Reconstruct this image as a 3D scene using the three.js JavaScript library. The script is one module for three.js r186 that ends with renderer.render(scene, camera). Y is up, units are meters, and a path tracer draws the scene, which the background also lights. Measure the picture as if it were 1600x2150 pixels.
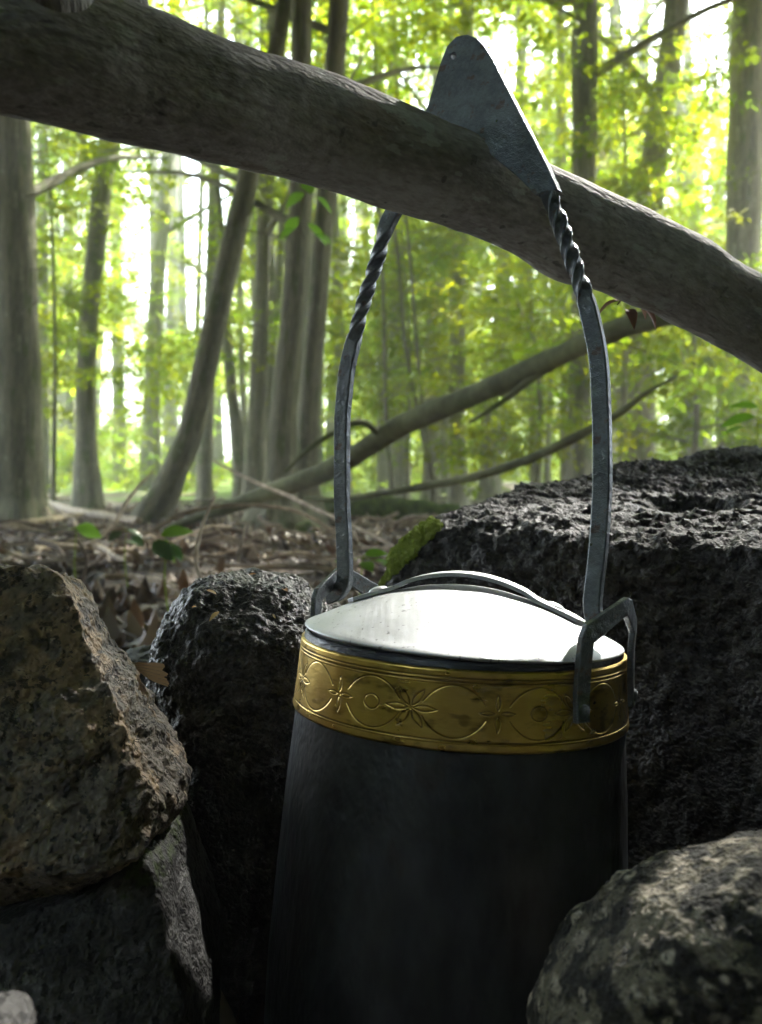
import * as THREE from 'three';
import { mergeGeometries, mergeVertices } from 'three/addons/utils/BufferGeometryUtils.js';
import { createNoise3D } from 'simplex-noise';

// ------------------------------------------------------------------ camera, sky, sun, exposure
const W = 1600, HGT = 2150, FOV = 60, EYE = 0.37, HORIZON = 1000;
const F = (HGT / 2) / Math.tan(THREE.MathUtils.degToRad(FOV / 2));
const pitch = -Math.atan((HGT / 2 - HORIZON) / F);
const scene = new THREE.Scene();
const camera = new THREE.PerspectiveCamera(FOV, 762 / 1024, 0.02, 600);
camera.position.set(0, EYE, 0);
camera.rotation.set(pitch, 0, 0);
camera.updateMatrixWorld(true);
camera.focus = 0.56;
camera.userData.fStop = camera.getFocalLength() / 3.1;      // a 3.1 mm pupil

const SUN_AZ = THREE.MathUtils.degToRad(30), SUN_EL = THREE.MathUtils.degToRad(42);
const sunDir = new THREE.Vector3(Math.sin(SUN_AZ) * Math.cos(SUN_EL), Math.sin(SUN_EL), -Math.cos(SUN_AZ) * Math.cos(SUN_EL));
const sun = new THREE.DirectionalLight(new THREE.Color().setRGB(1, 0.965, 0.90), 5);
sun.position.copy(sunDir).multiplyScalar(60);
sun.castShadow = true;
sun.shadow.radius = 4;                                       // a hazy morning sun
sun.shadow.mapSize.set(2048, 2048);
Object.assign(sun.shadow.camera, { left: -25, right: 25, top: 25, bottom: -25, near: 1, far: 150 });
scene.add(sun, sun.target);
{
  const w = 256, h = 128, data = new Float32Array(w * h * 4), v = new THREE.Vector3();
  for (let j = 0; j < h; j++) for (let i = 0; i < w; i++) {
    const el = ((j + 0.5) / h - 0.5) * Math.PI, az = ((i + 0.5) / w - 0.5) * 2 * Math.PI;
    v.set(Math.cos(az) * Math.cos(el), Math.sin(el), Math.sin(az) * Math.cos(el));
    const up = Math.max(0, v.y), k = Math.pow(1 - up, 2.2), c = v.dot(sunDir);
    const halo = 1.6 * Math.exp((c - 1) * 18) + 0.5 * Math.exp((c - 1) * 3.5);
    const o = (j * w + i) * 4;
    data[o] = 0.5 * (0.42 + 0.55 * k + halo); data[o + 1] = 0.5 * (0.60 + 0.45 * k + halo); data[o + 2] = 0.5 * (0.86 + 0.24 * k + halo * 0.96); data[o + 3] = 1;
  }
  const t = new THREE.DataTexture(data, w, h, THREE.RGBAFormat, THREE.FloatType);
  t.mapping = THREE.EquirectangularReflectionMapping; t.magFilter = THREE.LinearFilter; t.needsUpdate = true;
  scene.background = t; scene.environment = t;
}
scene.fog = new THREE.FogExp2(new THREE.Color(0.92, 0.96, 1.0), 0.010);
const renderer = new THREE.WebGLRenderer({ antialias: true });
renderer.toneMapping = THREE.LinearToneMapping;
renderer.toneMappingExposure = 20;
renderer.shadowMap.enabled = true;

// ------------------------------------------------------------------ helpers
const V3 = (x, y, z) => new THREE.Vector3(x, y, z);
function rng(seed) { let s = seed >>> 0; return () => { s = (s + 0x6d2b79f5) | 0; let t = Math.imul(s ^ (s >>> 15), 1 | s); t = (t + Math.imul(t ^ (t >>> 7), 61 | t)) ^ t; return ((t ^ (t >>> 14)) >>> 0) / 4294967296; }; }
const noise3 = createNoise3D(rng(11));
const fbm = (x, y, z, o = 4) => { let a = 1, s = 0, n = 0; for (let i = 0; i < o; i++) { s += a * noise3(x, y, z); n += a; a *= 0.5; x = x * 2.03 + 7.1; y = y * 2.03 + 3.7; z = z * 2.03 + 1.3; } return s / n; };
const clamp = THREE.MathUtils.clamp, smooth = THREE.MathUtils.smoothstep, lerp = THREE.MathUtils.lerp;
const cR = V3(1, 0, 0), cU = V3(0, 1, 0).applyQuaternion(camera.quaternion), cF = V3(0, 0, -1).applyQuaternion(camera.quaternion);
// the place seen at a pixel of the 1600 x 2150 photograph, at that distance along the line of sight
const ray = (px, py) => V3().copy(cF).addScaledVector(cR, (px - W / 2) / F).addScaledVector(cU, (HGT / 2 - py) / F);
const at = (px, py, d) => ray(px, py).multiplyScalar(d).add(camera.position);
const used = new Map();
function numbered(n) { const k = used.get(n) ?? 0; used.set(n, k + 1); return k ? n + '_' + String(k).padStart(3, '0') : n; }
function tag(o, label, category, group, kind) {
  if (label) o.userData.label = label; if (category) o.userData.category = category;
  if (group) o.userData.group = group; if (kind) o.userData.kind = kind; return o;
}
function mesh(name, geo, mat, parent) {
  const m = new THREE.Mesh(geo, mat); m.name = parent ? name : numbered(name);
  m.castShadow = m.receiveShadow = true; (parent || scene).add(m); return m;
}
function group(name, pos = V3(0, 0, 0)) { const g = new THREE.Group(); g.name = numbered(name); g.position.copy(pos); scene.add(g); return g; }

// periodic gradient noise for tiling textures
function periodic(seed) {
  const r = rng(seed), T = new Float32Array(65536); for (let i = 0; i < 65536; i++) T[i] = r() * 2 - 1;
  const val = (ix, iy, p) => T[(((ix % p) + p) % p) + 256 * (((iy % p) + p) % p)];
  const n2 = (x, y, p) => { const ix = Math.floor(x), iy = Math.floor(y); let fx = x - ix, fy = y - iy; fx = fx * fx * (3 - 2 * fx); fy = fy * fy * (3 - 2 * fy);
    return lerp(lerp(val(ix, iy, p), val(ix + 1, iy, p), fx), lerp(val(ix, iy + 1, p), val(ix + 1, iy + 1, p), fx), fy); };
  return (u, v, f, o = 4, sx = 1) => { let a = 1, s = 0, n = 0, q = f; for (let i = 0; i < o && q <= 256; i++) { const qx = Math.max(1, Math.round(q * sx)); const px = Math.min(256, qx); s += a * n2xy(u * px, v * q, px, q); n += a; a *= 0.55; q *= 2; } return s / n; };
  function n2xy(x, y, px, py) { const ix = Math.floor(x), iy = Math.floor(y); let fx = x - ix, fy = y - iy; fx = fx * fx * (3 - 2 * fx); fy = fy * fy * (3 - 2 * fy);
    const g = (a, b) => T[(((a % px) + px) % px) + 256 * (((b % py) + py) % py)];
    return lerp(lerp(g(ix, iy), g(ix + 1, iy), fx), lerp(g(ix, iy + 1), g(ix + 1, iy + 1), fx), fy); }
}
function tex(size, fn, srgb = false, sy = size) {
  const d = new Uint8Array(size * sy * 4);
  for (let j = 0; j < sy; j++) for (let i = 0; i < size; i++) {
    const c = fn((i + 0.5) / size, (j + 0.5) / sy), o = (j * size + i) * 4;
    if (typeof c === 'number') d[o] = d[o + 1] = d[o + 2] = clamp(c, 0, 1) * 255;
    else for (let k = 0; k < 3; k++) { const x = clamp(c[k], 0, 1); d[o + k] = 255 * (srgb ? (x <= 0.0031308 ? 12.92 * x : 1.055 * Math.pow(x, 1 / 2.4) - 0.055) : x); }
    d[o + 3] = 255;
  }
  const t = new THREE.DataTexture(d, size, sy); t.wrapS = t.wrapT = THREE.RepeatWrapping; t.magFilter = THREE.LinearFilter; t.minFilter = THREE.LinearMipmapLinearFilter;
  if (srgb) t.colorSpace = THREE.SRGBColorSpace; t.needsUpdate = true; return t;
}
const mix3 = (a, b, t) => [lerp(a[0], b[0], t), lerp(a[1], b[1], t), lerp(a[2], b[2], t)];

// box-projected uv in metres on a smooth mesh
function boxUV(g, scale = 1) {
  g = g.index ? g.toNonIndexed() : g;
  const p = g.attributes.position, uv = new Float32Array(p.count * 2), a = V3(), b = V3(), c = V3();
  for (let i = 0; i < p.count; i += 3) {
    a.fromBufferAttribute(p, i); b.fromBufferAttribute(p, i + 1); c.fromBufferAttribute(p, i + 2);
    const n = V3().crossVectors(b.clone().sub(a), c.clone().sub(a)), x = Math.abs(n.x), y = Math.abs(n.y), z = Math.abs(n.z);
    [a, b, c].forEach((q, k) => { const s = x > y && x > z ? [q.z, q.y] : y > z ? [q.x, q.z] : [q.x, q.y]; uv[(i + k) * 2] = s[0] / scale; uv[(i + k) * 2 + 1] = s[1] / scale; });
  }
  g.setAttribute('uv', new THREE.BufferAttribute(uv, 2)); return g;
}
// round limb through points with a radius at each; uv in metres
function limb(pts, radii, { sides = 10, steps = 6, rough = 0, freq = 8, cap = true, stretch = 1, seed = 0, swell = null } = {}) {
  const curve = new THREE.CatmullRomCurve3(pts, false, 'centripetal'), n = (pts.length - 1) * steps, pos = [], uv = [], idx = [];
  let N = null, len = 0, prev = null;
  for (let i = 0; i <= n; i++) {
    const t = i / n, p = curve.getPoint(t), T = curve.getTangent(t), k = t * (pts.length - 1), a = Math.min(pts.length - 2, Math.floor(k)), r0 = lerp(radii[a], radii[a + 1], smooth(k - a, 0, 1));
    if (!N) { N = Math.abs(T.y) > 0.9 ? V3(1, 0, 0) : V3(0, 1, 0); } N.addScaledVector(T, -N.dot(T)).normalize();
    const B = V3().crossVectors(T, N);
    if (prev) len += p.distanceTo(prev); prev = p;
    for (let j = 0; j <= sides; j++) {
      const ang = (j % sides) / sides * 2 * Math.PI, dx = Math.cos(ang), dy = Math.sin(ang);
      const dir = V3().addScaledVector(N, dx).addScaledVector(B, dy);
      let r = r0; if (rough) r *= 1 + rough * fbm((p.x + dir.x * r0) * freq + seed, (p.y + dir.y * r0) * freq / stretch, (p.z + dir.z * r0) * freq, 3);
      if (swell) r *= swell(p, dir, t);
      const q = p.clone().addScaledVector(dir, r); pos.push(q.x, q.y, q.z); uv.push(j / sides * 2 * Math.PI * radii[0], len);
    }
  }
  for (let i = 0; i < n; i++) for (let j = 0; j < sides; j++) { const a = i * (sides + 1) + j, b = a + sides + 1; idx.push(a, a + 1, b, a + 1, b + 1, b); }
  if (cap) for (const [row, p, flip] of [[0, pts[0], 0], [n, pts[pts.length - 1], 1]]) {
    const c = pos.length / 3; pos.push(p.x, p.y, p.z); uv.push(0, 0);
    for (let j = 0; j < sides; j++) { const a = row * (sides + 1) + j; flip ? idx.push(a, a + 1, c) : idx.push(a + 1, a, c); }
  }
  const g = new THREE.BufferGeometry(); g.setAttribute('position', new THREE.Float32BufferAttribute(pos, 3)); g.setAttribute('uv', new THREE.Float32BufferAttribute(uv, 2)); g.setIndex(idx); g.computeVertexNormals(); return g;
}
// flat bar swept along a path; side[i] is its width direction, wide and thick in metres
function bar(pts, sides, wide, thick) {
  const pos = [], idx = [], n = pts.length;
  for (let i = 0; i < n; i++) {
    const a = pts[Math.max(0, i - 1)], b = pts[Math.min(n - 1, i + 1)], T = b.clone().sub(a).normalize();
    const S = sides[i].clone().addScaledVector(T, -sides[i].dot(T)).normalize(), N = V3().crossVectors(T, S);
    let miter = 1; if (i > 0 && i < n - 1) { const t1 = pts[i].clone().sub(a).normalize(); miter = 1 / Math.max(0.5, Math.abs(T.dot(t1))); }
    const w = (Array.isArray(wide) ? wide[i] : wide) / 2 * miter, h = (Array.isArray(thick) ? thick[i] : thick) / 2, c = Math.min(w, h) * 0.28;
    for (const [x, y] of [[w - c, h], [w, h - c], [w, -h + c], [w - c, -h], [-w + c, -h], [-w, -h + c], [-w, h - c], [-w + c, h]]) { const q = pts[i].clone().addScaledVector(S, x).addScaledVector(N, y); pos.push(q.x, q.y, q.z); }
  }
  for (let i = 0; i < n - 1; i++) for (let j = 0; j < 8; j++) { const a = i * 8 + j, b = i * 8 + (j + 1) % 8; idx.push(a, a + 8, b, b, a + 8, b + 8); }
  for (const [s, f] of [[0, 0], [(n - 1) * 8, 1]]) for (let j = 1; j < 7; j++) f ? idx.push(s, s + j + 1, s + j) : idx.push(s, s + j, s + j + 1);
  let g = new THREE.BufferGeometry(); g.setAttribute('position', new THREE.Float32BufferAttribute(pos, 3)); g.setIndex(idx);
  g = g.toNonIndexed(); g.computeVertexNormals(); return boxUV(g, 0.05);
}

// ------------------------------------------------------------------ materials
const P1 = periodic(5), P2 = periodic(9), P3 = periodic(21);
const barkTex = tex(512, (u, v) => { const s = P1(u, v, 4, 5, 3), f = P2(u, v, 24, 4, 1.6), l = P3(u, v, 6, 4); let c = mix3([0.10, 0.095, 0.082], [0.26, 0.245, 0.215], clamp(0.5 + 0.6 * s + 0.5 * f, 0, 1)); c = mix3(c, [0.10, 0.13, 0.05], smooth(l, 0.05, 0.5) * 0.75); return mix3(c, [0.34, 0.35, 0.32], smooth(P2(u, v, 12, 3), 0.45, 0.6) * 0.6); }, true);
const barkBump = tex(512, (u, v) => 0.5 + 0.3 * P1(u, v, 8, 5, 3) + 0.25 * P2(u, v, 48, 3, 1.2));
barkTex.repeat.set(1.6, 0.9); barkBump.repeat.set(1.6, 0.9);
const M = {};
M.bark = new THREE.MeshStandardMaterial({ map: barkTex, bumpMap: barkBump, bumpScale: 0.012, roughness: 0.95, color: new THREE.Color().setRGB(1.05, 1.06, 0.80) });
M.mossBark = new THREE.MeshStandardMaterial({ map: barkTex, bumpMap: barkBump, bumpScale: 0.008, roughness: 1, color: new THREE.Color().setRGB(0.52, 0.60, 0.30) });
M.barkRed = new THREE.MeshStandardMaterial({ map: barkTex, bumpMap: barkBump, bumpScale: 0.012, roughness: 0.95, color: new THREE.Color().setRGB(0.85, 0.62, 0.48) });
// smooth grey bark of the log: lengthwise streaks, little flecks and bare brown patches
const logTex = tex(1024, (u, v) => { const s = P1(u, v, 3, 6, 5), f = P2(u, v, 60, 3, 1), b = P3(u, v, 4, 5, 2); let c = mix3([0.15, 0.138, 0.122], [0.33, 0.312, 0.285], clamp(0.5 + 0.55 * s + 0.55 * f, 0, 1)); c = mix3(c, [0.17, 0.12, 0.08], smooth(b, 0.1, 0.5) * 0.5); c = mix3(c, [0.36, 0.38, 0.33], smooth(P1(u, v, 14, 5), 0.38, 0.5) * 0.55); return mix3(c, [0.05, 0.045, 0.04], smooth(P2(u, v, 40, 3, 0.5), 0.48, 0.66) * 0.6); }, true);
const logBump = tex(1024, (u, v) => 0.5 + 0.28 * P1(u, v, 6, 6, 4) + 0.3 * P2(u, v, 64, 3, 1));
logTex.repeat.set(5.6, 3.2); logBump.repeat.set(5.6, 3.2);
M.log = new THREE.MeshStandardMaterial({ map: logTex, bumpMap: logBump, bumpScale: 0.0026, roughness: 0.85 });
M.cutWood = new THREE.MeshStandardMaterial({ map: barkTex, color: new THREE.Color().setRGB(1.4, 1.1, 0.75), roughness: 0.9 });
const twigTex = tex(256, (u, v) => mix3([0.12, 0.095, 0.07], [0.34, 0.29, 0.23], clamp(0.5 + 0.6 * P1(u, v, 8, 4, 0.5) + 0.4 * P2(u, v, 40, 3), 0, 1)), true);
twigTex.repeat.set(6, 6);
M.twig = new THREE.MeshStandardMaterial({ map: twigTex, roughness: 0.9, color: new THREE.Color().setRGB(1.35, 1.3, 1.2) });
M.twigPale = new THREE.MeshStandardMaterial({ map: twigTex, roughness: 0.85, color: new THREE.Color().setRGB(1.6, 1.52, 1.4) });
M.twigDark = new THREE.MeshStandardMaterial({ map: twigTex, roughness: 0.9, color: new THREE.Color().setRGB(0.5, 0.42, 0.38) });
// rock: grains of feldspar, quartz and mica
const grain = (u, v) => { const a = P1(u, v, 24, 4), b = P2(u, v, 90, 2), c = P3(u, v, 48, 3); return { a, b, c }; };
const rockTex = tex(1024, (u, v) => { const { a, b, c } = grain(u, v); let k = mix3([0.30, 0.28, 0.25], [0.62, 0.58, 0.53], clamp(0.5 + 0.5 * a + 0.6 * b, 0, 1)); k = mix3(k, [0.10, 0.10, 0.09], smooth(c, 0.15, 0.4)); return mix3(k, [0.80, 0.78, 0.74], smooth(b, 0.5, 0.75)); }, true);
const rockBump = tex(1024, (u, v) => { const { a, b, c } = grain(u, v); return 0.5 + 0.32 * a + 0.3 * b - 0.15 * smooth(c, 0.15, 0.4); });
const rockMat = (color, rep, bump, roughness, extra = {}) => { const m = rockTex.clone(), b = rockBump.clone(); m.repeat.set(rep, rep); b.repeat.set(rep, rep); return new THREE.MeshStandardMaterial({ map: m, bumpMap: b, bumpScale: bump, roughness, vertexColors: true, color: new THREE.Color().setRGB(...color), ...extra }); };
M.boulderTan = rockMat([0.60, 0.54, 0.46], 5, 0.003, 0.66);
M.rockSoot = rockMat([0.07, 0.068, 0.066], 6, 0.004, 0.4);
M.rockDark = rockMat([0.045, 0.044, 0.043], 4, 0.005, 0.6);
M.rockGrey = rockMat([0.15, 0.155, 0.158], 5, 0.0025, 0.72);
M.rockSpeck = rockMat([0.44, 0.43, 0.38], 7, 0.003, 0.8);
// iron, tin and brass
const scratch = tex(512, (u, v) => 0.5 + 0.3 * P1(u, v, 4, 6, 12) + 0.25 * P2(u, v, 20, 4));
const blot = tex(512, (u, v) => 0.5 + 0.5 * P3(u, v, 5, 5));
const potTint = tex(1024, (u, v) => { const a = P1(u, v, 6, 6), b = P2(u, v, 40, 4), c = P3(u, v, 3, 6); let k = mix3([0.032, 0.034, 0.037], [0.085, 0.09, 0.098], clamp(0.5 + 0.7 * a + 0.35 * b, 0, 1)); k = mix3(k, [0.014, 0.013, 0.013], smooth(c, 0.05, 0.4)); k = mix3(k, [0.05, 0.042, 0.038], smooth(P3(u, v, 14, 5), 0.32, 0.55) * 0.5); return k; }, true);
const potRough = tex(512, (u, v) => 0.50 + 0.16 * P3(u, v, 6, 6) + 0.12 * P2(u, v, 4, 6, 16));
const hammer = tex(512, (u, v) => 0.5 + 0.35 * P1(u, v, 10, 2) + 0.2 * P2(u, v, 40, 4) + 0.15 * P3(u, v, 120, 2));
M.iron = new THREE.MeshStandardMaterial({ map: potTint, metalness: 0.8, roughness: 1, roughnessMap: potRough, bumpMap: hammer, bumpScale: 0.0012 });
const forgeTint = tex(512, (u, v) => { let k = mix3([0.09, 0.10, 0.108], [0.15, 0.167, 0.18], clamp(0.5 + 0.7 * P1(u, v, 6, 5) + 0.4 * P2(u, v, 40, 3), 0, 1)); return mix3(k, [0.10, 0.055, 0.03], smooth(P3(u, v, 9, 5), 0.25, 0.5) * 0.6); }, true);
const forgeRough = tex(512, (u, v) => 0.42 + 0.2 * P3(u, v, 8, 6));
M.forged = new THREE.MeshStandardMaterial({ map: forgeTint, metalness: 0.85, roughness: 1, roughnessMap: forgeRough, bumpMap: hammer, bumpScale: 0.0009 });
const lidRough = tex(1024, (u, v) => 0.56 + 0.07 * P1(u, v, 5, 5) + 0.08 * P2(u, v, 3, 6, 24) + 0.04 * P3(u, v, 40, 3) + 0.1 * smooth(P2(u, v, 80, 2), 0.5, 0.6));
const lidTint = tex(512, (u, v) => mix3([0.40, 0.415, 0.425], [0.50, 0.51, 0.515], clamp(0.5 + 0.8 * P3(u, v, 4, 5), 0, 1)).map((x) => x * (1 - 0.55 * smooth(P1(u, v, 60, 2), 0.55, 0.7))), true);
M.tin = new THREE.MeshStandardMaterial({ map: lidTint, metalness: 1, roughness: 1, roughnessMap: lidRough, bumpMap: scratch, bumpScale: 0.00012 });
// ------------------------------------------------------------------ ground
const POT = at(970, 1336, 0.558);           // centre of the pot's rim
function groundY(x, z) {
  const d = -z, r = Math.hypot(x - POT.x, z - POT.z);
  let y = 0.25 * smooth(d, 10, 20) + 0.12 * smooth(d, 24, 60);
  y -= 0.05 * (1 - smooth(r, 0.25, 0.9));
  y += 0.035 * fbm(x * 0.55, 1.7, z * 0.55, 3) * smooth(r, 0.5, 2) + 0.012 * fbm(x * 3, 5.2, z * 3, 3);
  return y;
}
function onGround(px, py, lift = 0) { const r = ray(px, py); let d = 2; for (let i = 0; i < 60; i++) { const p = camera.position.clone().addScaledVector(r, d), e = p.y - groundY(p.x, p.z) - lift; d *= 1 + clamp(e / Math.max(0.05, camera.position.y - p.y + e), -0.4, 0.4); d = clamp(d, 0.3, 120); } return camera.position.clone().addScaledVector(r, d); }
{
  const rings = 210, sect = 200, pos = [], col = [], uv = [], idx = [];
  for (let i = 0; i <= rings; i++) for (let j = 0; j <= sect; j++) {
    const r = 0.03 * (Math.pow(1.043, i) - 1) * 1.0, a = (j % sect) / sect * 2 * Math.PI, x = r * Math.cos(a), z = -0.9 + r * Math.sin(a), y = groundY(x, z);
    pos.push(x, y, z); uv.push(x, z);
    const green = smooth(fbm(x * 0.25, 9, z * 0.25, 3) + (Math.max(0, -z) - 13) * 0.16 + (x > 2 ? -0.8 : 0), -0.2, 0.5), damp = clamp(0.5 + 0.8 * fbm(x * 2.3, 2, z * 2.3, 3), 0, 1);
    const c = mix3(mix3([0.055, 0.043, 0.030], [0.125, 0.092, 0.062], damp), [0.17, 0.27, 0.035], green); col.push(...c);
  }
  for (let i = 0; i < rings; i++) for (let j = 0; j < sect; j++) { const a = i * (sect + 1) + j, b = a + sect + 1; idx.push(a, a + 1, b, a + 1, b + 1, b); }
  const g = new THREE.BufferGeometry(); g.setAttribute('position', new THREE.Float32BufferAttribute(pos, 3)); g.setAttribute('uv', new THREE.Float32BufferAttribute(uv, 2)); g.setAttribute('color', new THREE.Float32BufferAttribute(col, 3)); g.setIndex(idx); g.computeVertexNormals();
  const gm = tex(1024, (u, v) => { const k = clamp(0.75 + 0.5 * P1(u, v, 16, 5) + 0.5 * P2(u, v, 50, 3), 0.15, 1); return [k, k * (0.95 + 0.1 * P3(u, v, 20, 2)), k * 0.92]; }, true), gb = tex(1024, (u, v) => 0.5 + 0.4 * P1(u, v, 20, 5) + 0.2 * P2(u, v, 60, 3));
  gm.repeat.set(1.2, 1.2); gb.repeat.set(1.2, 1.2);
  tag(mesh('ground', g, new THREE.MeshStandardMaterial({ map: gm, bumpMap: gb, bumpScale: 0.02, roughness: 0.95, vertexColors: true })), 'woodland floor of brown soil under dead leaves', 'ground', null, 'structure');
}

// ------------------------------------------------------------------ rocks
function finishRock(g, colorFn, bumpScale) {
  g.computeVertexNormals();
  const p = g.attributes.position, c = new Float32Array(p.count * 3), n = g.attributes.normal;
  for (let i = 0; i < p.count; i++) { const k = colorFn(p.getX(i), p.getY(i), p.getZ(i), n.getX(i), n.getY(i), n.getZ(i)); c.set(k, i * 3); }
  g.setAttribute('color', new THREE.BufferAttribute(c, 3));
  return boxUV(g, 1);
}
const ico = (detail) => { const g = new THREE.IcosahedronGeometry(1, detail); g.deleteAttribute('uv'); g.deleteAttribute('normal'); return mergeVertices(g, 1e-5); };
// a stone whose outline from the front runs through those points, with its own thickness
function rockOutline(poly, d, thick, { detail = 70, e = 0.75, amp = 0.006, freq = 14, fine = 0.0016, lean = 0, tilt = 0, cuts = [], streak = 0 } = {}) {
  const pts = poly.map(([x, y]) => at(x, y, d)), c = pts.reduce((a, b) => a.add(b), V3(0, 0, 0)).multiplyScalar(1 / pts.length);
  const pol = pts.map((p) => { const q = p.clone().sub(c); return [Math.atan2(q.dot(cU), q.dot(cR)), Math.hypot(q.dot(cU), q.dot(cR))]; }).sort((a, b) => a[0] - b[0]);
  const rho = (t) => { let k = pol.findIndex((q) => q[0] > t), a, b; if (k <= 0) { a = pol[pol.length - 1]; b = pol[0]; const span = b[0] + 2 * Math.PI - a[0], s = ((t - a[0]) + 2 * Math.PI) % (2 * Math.PI) / span; return chord(a, b, t, s); } a = pol[k - 1]; b = pol[k]; return chord(a, b, t, (t - a[0]) / (b[0] - a[0])); };
  function chord(a, b, t) { // straight edge between two corners
    const ax = a[1] * Math.cos(a[0]), ay = a[1] * Math.sin(a[0]), bx = b[1] * Math.cos(b[0]), by = b[1] * Math.sin(b[0]), dx = Math.cos(t), dy = Math.sin(t), den = dx * (by - ay) - dy * (bx - ax);
    return Math.abs(den) < 1e-9 ? a[1] : Math.abs((ax * (by - ay) - ay * (bx - ax)) / den);
  }
  const N = 256, tab = Array.from({ length: N }, (_, i) => rho((i + 0.5) / N * 2 * Math.PI - Math.PI)), sm = tab.map((_, i) => { let s = 0, w = 0; for (let k = -4; k <= 4; k++) { const q = Math.exp(-k * k / 5); s += q * tab[(i + k + N) % N]; w += q; } return s / w; });
  const R = (t) => { const x = (t + Math.PI) / (2 * Math.PI) * N - 0.5, i = Math.floor(x), f = x - i; return lerp(sm[(i + N) % N], sm[(i + 1 + N) % N], f); };
  const g = ico(detail), p = g.attributes.position, v = V3();
  for (let i = 0; i < p.count; i++) {
    v.fromBufferAttribute(p, i); const s = Math.hypot(v.x, v.y), t = Math.atan2(v.y, v.x), k = Math.pow(s, e), z = Math.sign(v.z) * Math.pow(Math.abs(v.z), e) * thick;
    const r = R(t) * k, x = r * Math.cos(t), y = r * Math.sin(t);
    const q = V3(0, 0, 0).addScaledVector(cR, x).addScaledVector(cU, y).addScaledVector(cF, -z + lean * y + tilt * x);
    for (const [nx, ny, nz, h] of cuts) { const l = Math.hypot(nx, ny, nz), dd = (q.x * nx + q.y * ny + q.z * nz) / l - h; if (dd > -0.006) q.addScaledVector(V3(nx / l, ny / l, nz / l), -Math.max(0, dd + 0.006) * 0.9); }
    const w = q.clone().add(c), nn = streak * fbm((w.x * 0.8 + w.y * 0.6) * 9, (w.y * 0.8 - w.x * 0.6) * 60, w.z * 40, 3) + amp * fbm(w.x * freq, w.y * freq, w.z * freq, 4) + fine * fbm(w.x * 110, w.y * 110, w.z * 110, 3);
    q.multiplyScalar(1 + nn / Math.max(0.02, q.length())); p.setXYZ(i, q.x, q.y, q.z);
  }
  return { g, c };
}
function addRock(name, r, mat, colorFn, label, cat = 'rock') {
  const c = r.c; const g = finishRock(r.g, (x, y, z, a, b, d) => colorFn(x + c.x, y + c.y, z + c.z, a, b, d));
  const m = mesh(name, g, mat); m.position.copy(c); return tag(m, label, cat);
}
// tan boulder beside the pot
addRock('boulder', rockOutline([[-330, 1260], [-120, 1190], [60, 1188], [130, 1200], [152, 1235], [204, 1330], [268, 1440], [330, 1560], [378, 1650], [368, 1705], [325, 1752], [270, 1783], [232, 1830], [165, 1862], [90, 1895], [0, 1965], [-160, 2040], [-400, 1900], [-460, 1500]], 0.52, 0.10, { detail: 110, amp: 0.007, freq: 13, fine: 0.0014, e: 0.72, lean: -0.25, streak: 0.0035, cuts: [[0.12, 0.42, 0.9, 0.058], [0.7, 0.1, 0.7, 0.085], [0.1, -0.7, 0.7, 0.085]] }), M.boulderTan,
  (x, y, z) => { const a = fbm(x * 14, y * 14, z * 14, 4), b = fbm(x * 50 + 9, y * 50, z * 50, 3), s = smooth(a + 0.4 * b, -0.12, 0.22); let c = mix3([0.50, 0.50, 0.50], [0.86, 0.72, 0.54], s); c = mix3(c, [0.20, 0.19, 0.18], smooth(fbm(x * 30, y * 30 + 4, z * 30, 3), 0.22, 0.5)); return mix3(c, [1.3, 1.22, 1.1], smooth(b, 0.35, 0.6) * 0.7); }, 'large tan and grey boulder with a grainy pitted face beside the pot');
addRock('boulder', rockOutline([[280, 1775], [335, 1728], [358, 1765], [385, 1850], [405, 1920], [432, 2010], [436, 2120], [430, 2300], [200, 2380], [-200, 2350], [-300, 2050], [-100, 1850], [120, 1800]], 0.53, 0.12, { detail: 80, amp: 0.005, freq: 14, fine: 0.0009, e: 0.7, cuts: [[0.35, 0.3, 0.9, 0.075], [-0.5, 0.2, 0.85, 0.09]] }), M.rockGrey,
  (x, y, z) => { const a = fbm(x * 25, y * 25, z * 25, 4); let c = mix3([0.35, 0.36, 0.36], [0.95, 0.97, 1.0], smooth(a, -0.2, 0.4)); const q = at(338, 1775, 0.5); return mix3(c, [0.35, 0.6, 0.06], smooth(fbm(x * 90, y * 90, z * 90, 4) - 40 * Math.hypot(x - q.x, y - q.y), -0.6, -0.2)); }, 'dark grey stone with a green moss spot propping up the tan boulder');
addRock('boulder', rockOutline([[335, 1330], [360, 1272], [400, 1232], [440, 1212], [530, 1208], [600, 1222], [680, 1262], [760, 1330], [790, 1500], [800, 1900], [760, 2300], [500, 2320], [370, 2000], [345, 1700], [340, 1560], [328, 1430]], 0.72, 0.10, { detail: 100, amp: 0.009, freq: 20, fine: 0.0022, e: 0.72, lean: 0.15 }), M.rockSoot,
  (x, y, z) => { const a = fbm(x * 45, y * 45, z * 45, 4); return mix3([0.6, 0.58, 0.55], [1.5, 1.5, 1.5], smooth(a, -0.1, 0.45)); }, 'rounded soot-black rock with glittering top behind the pot');
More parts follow.
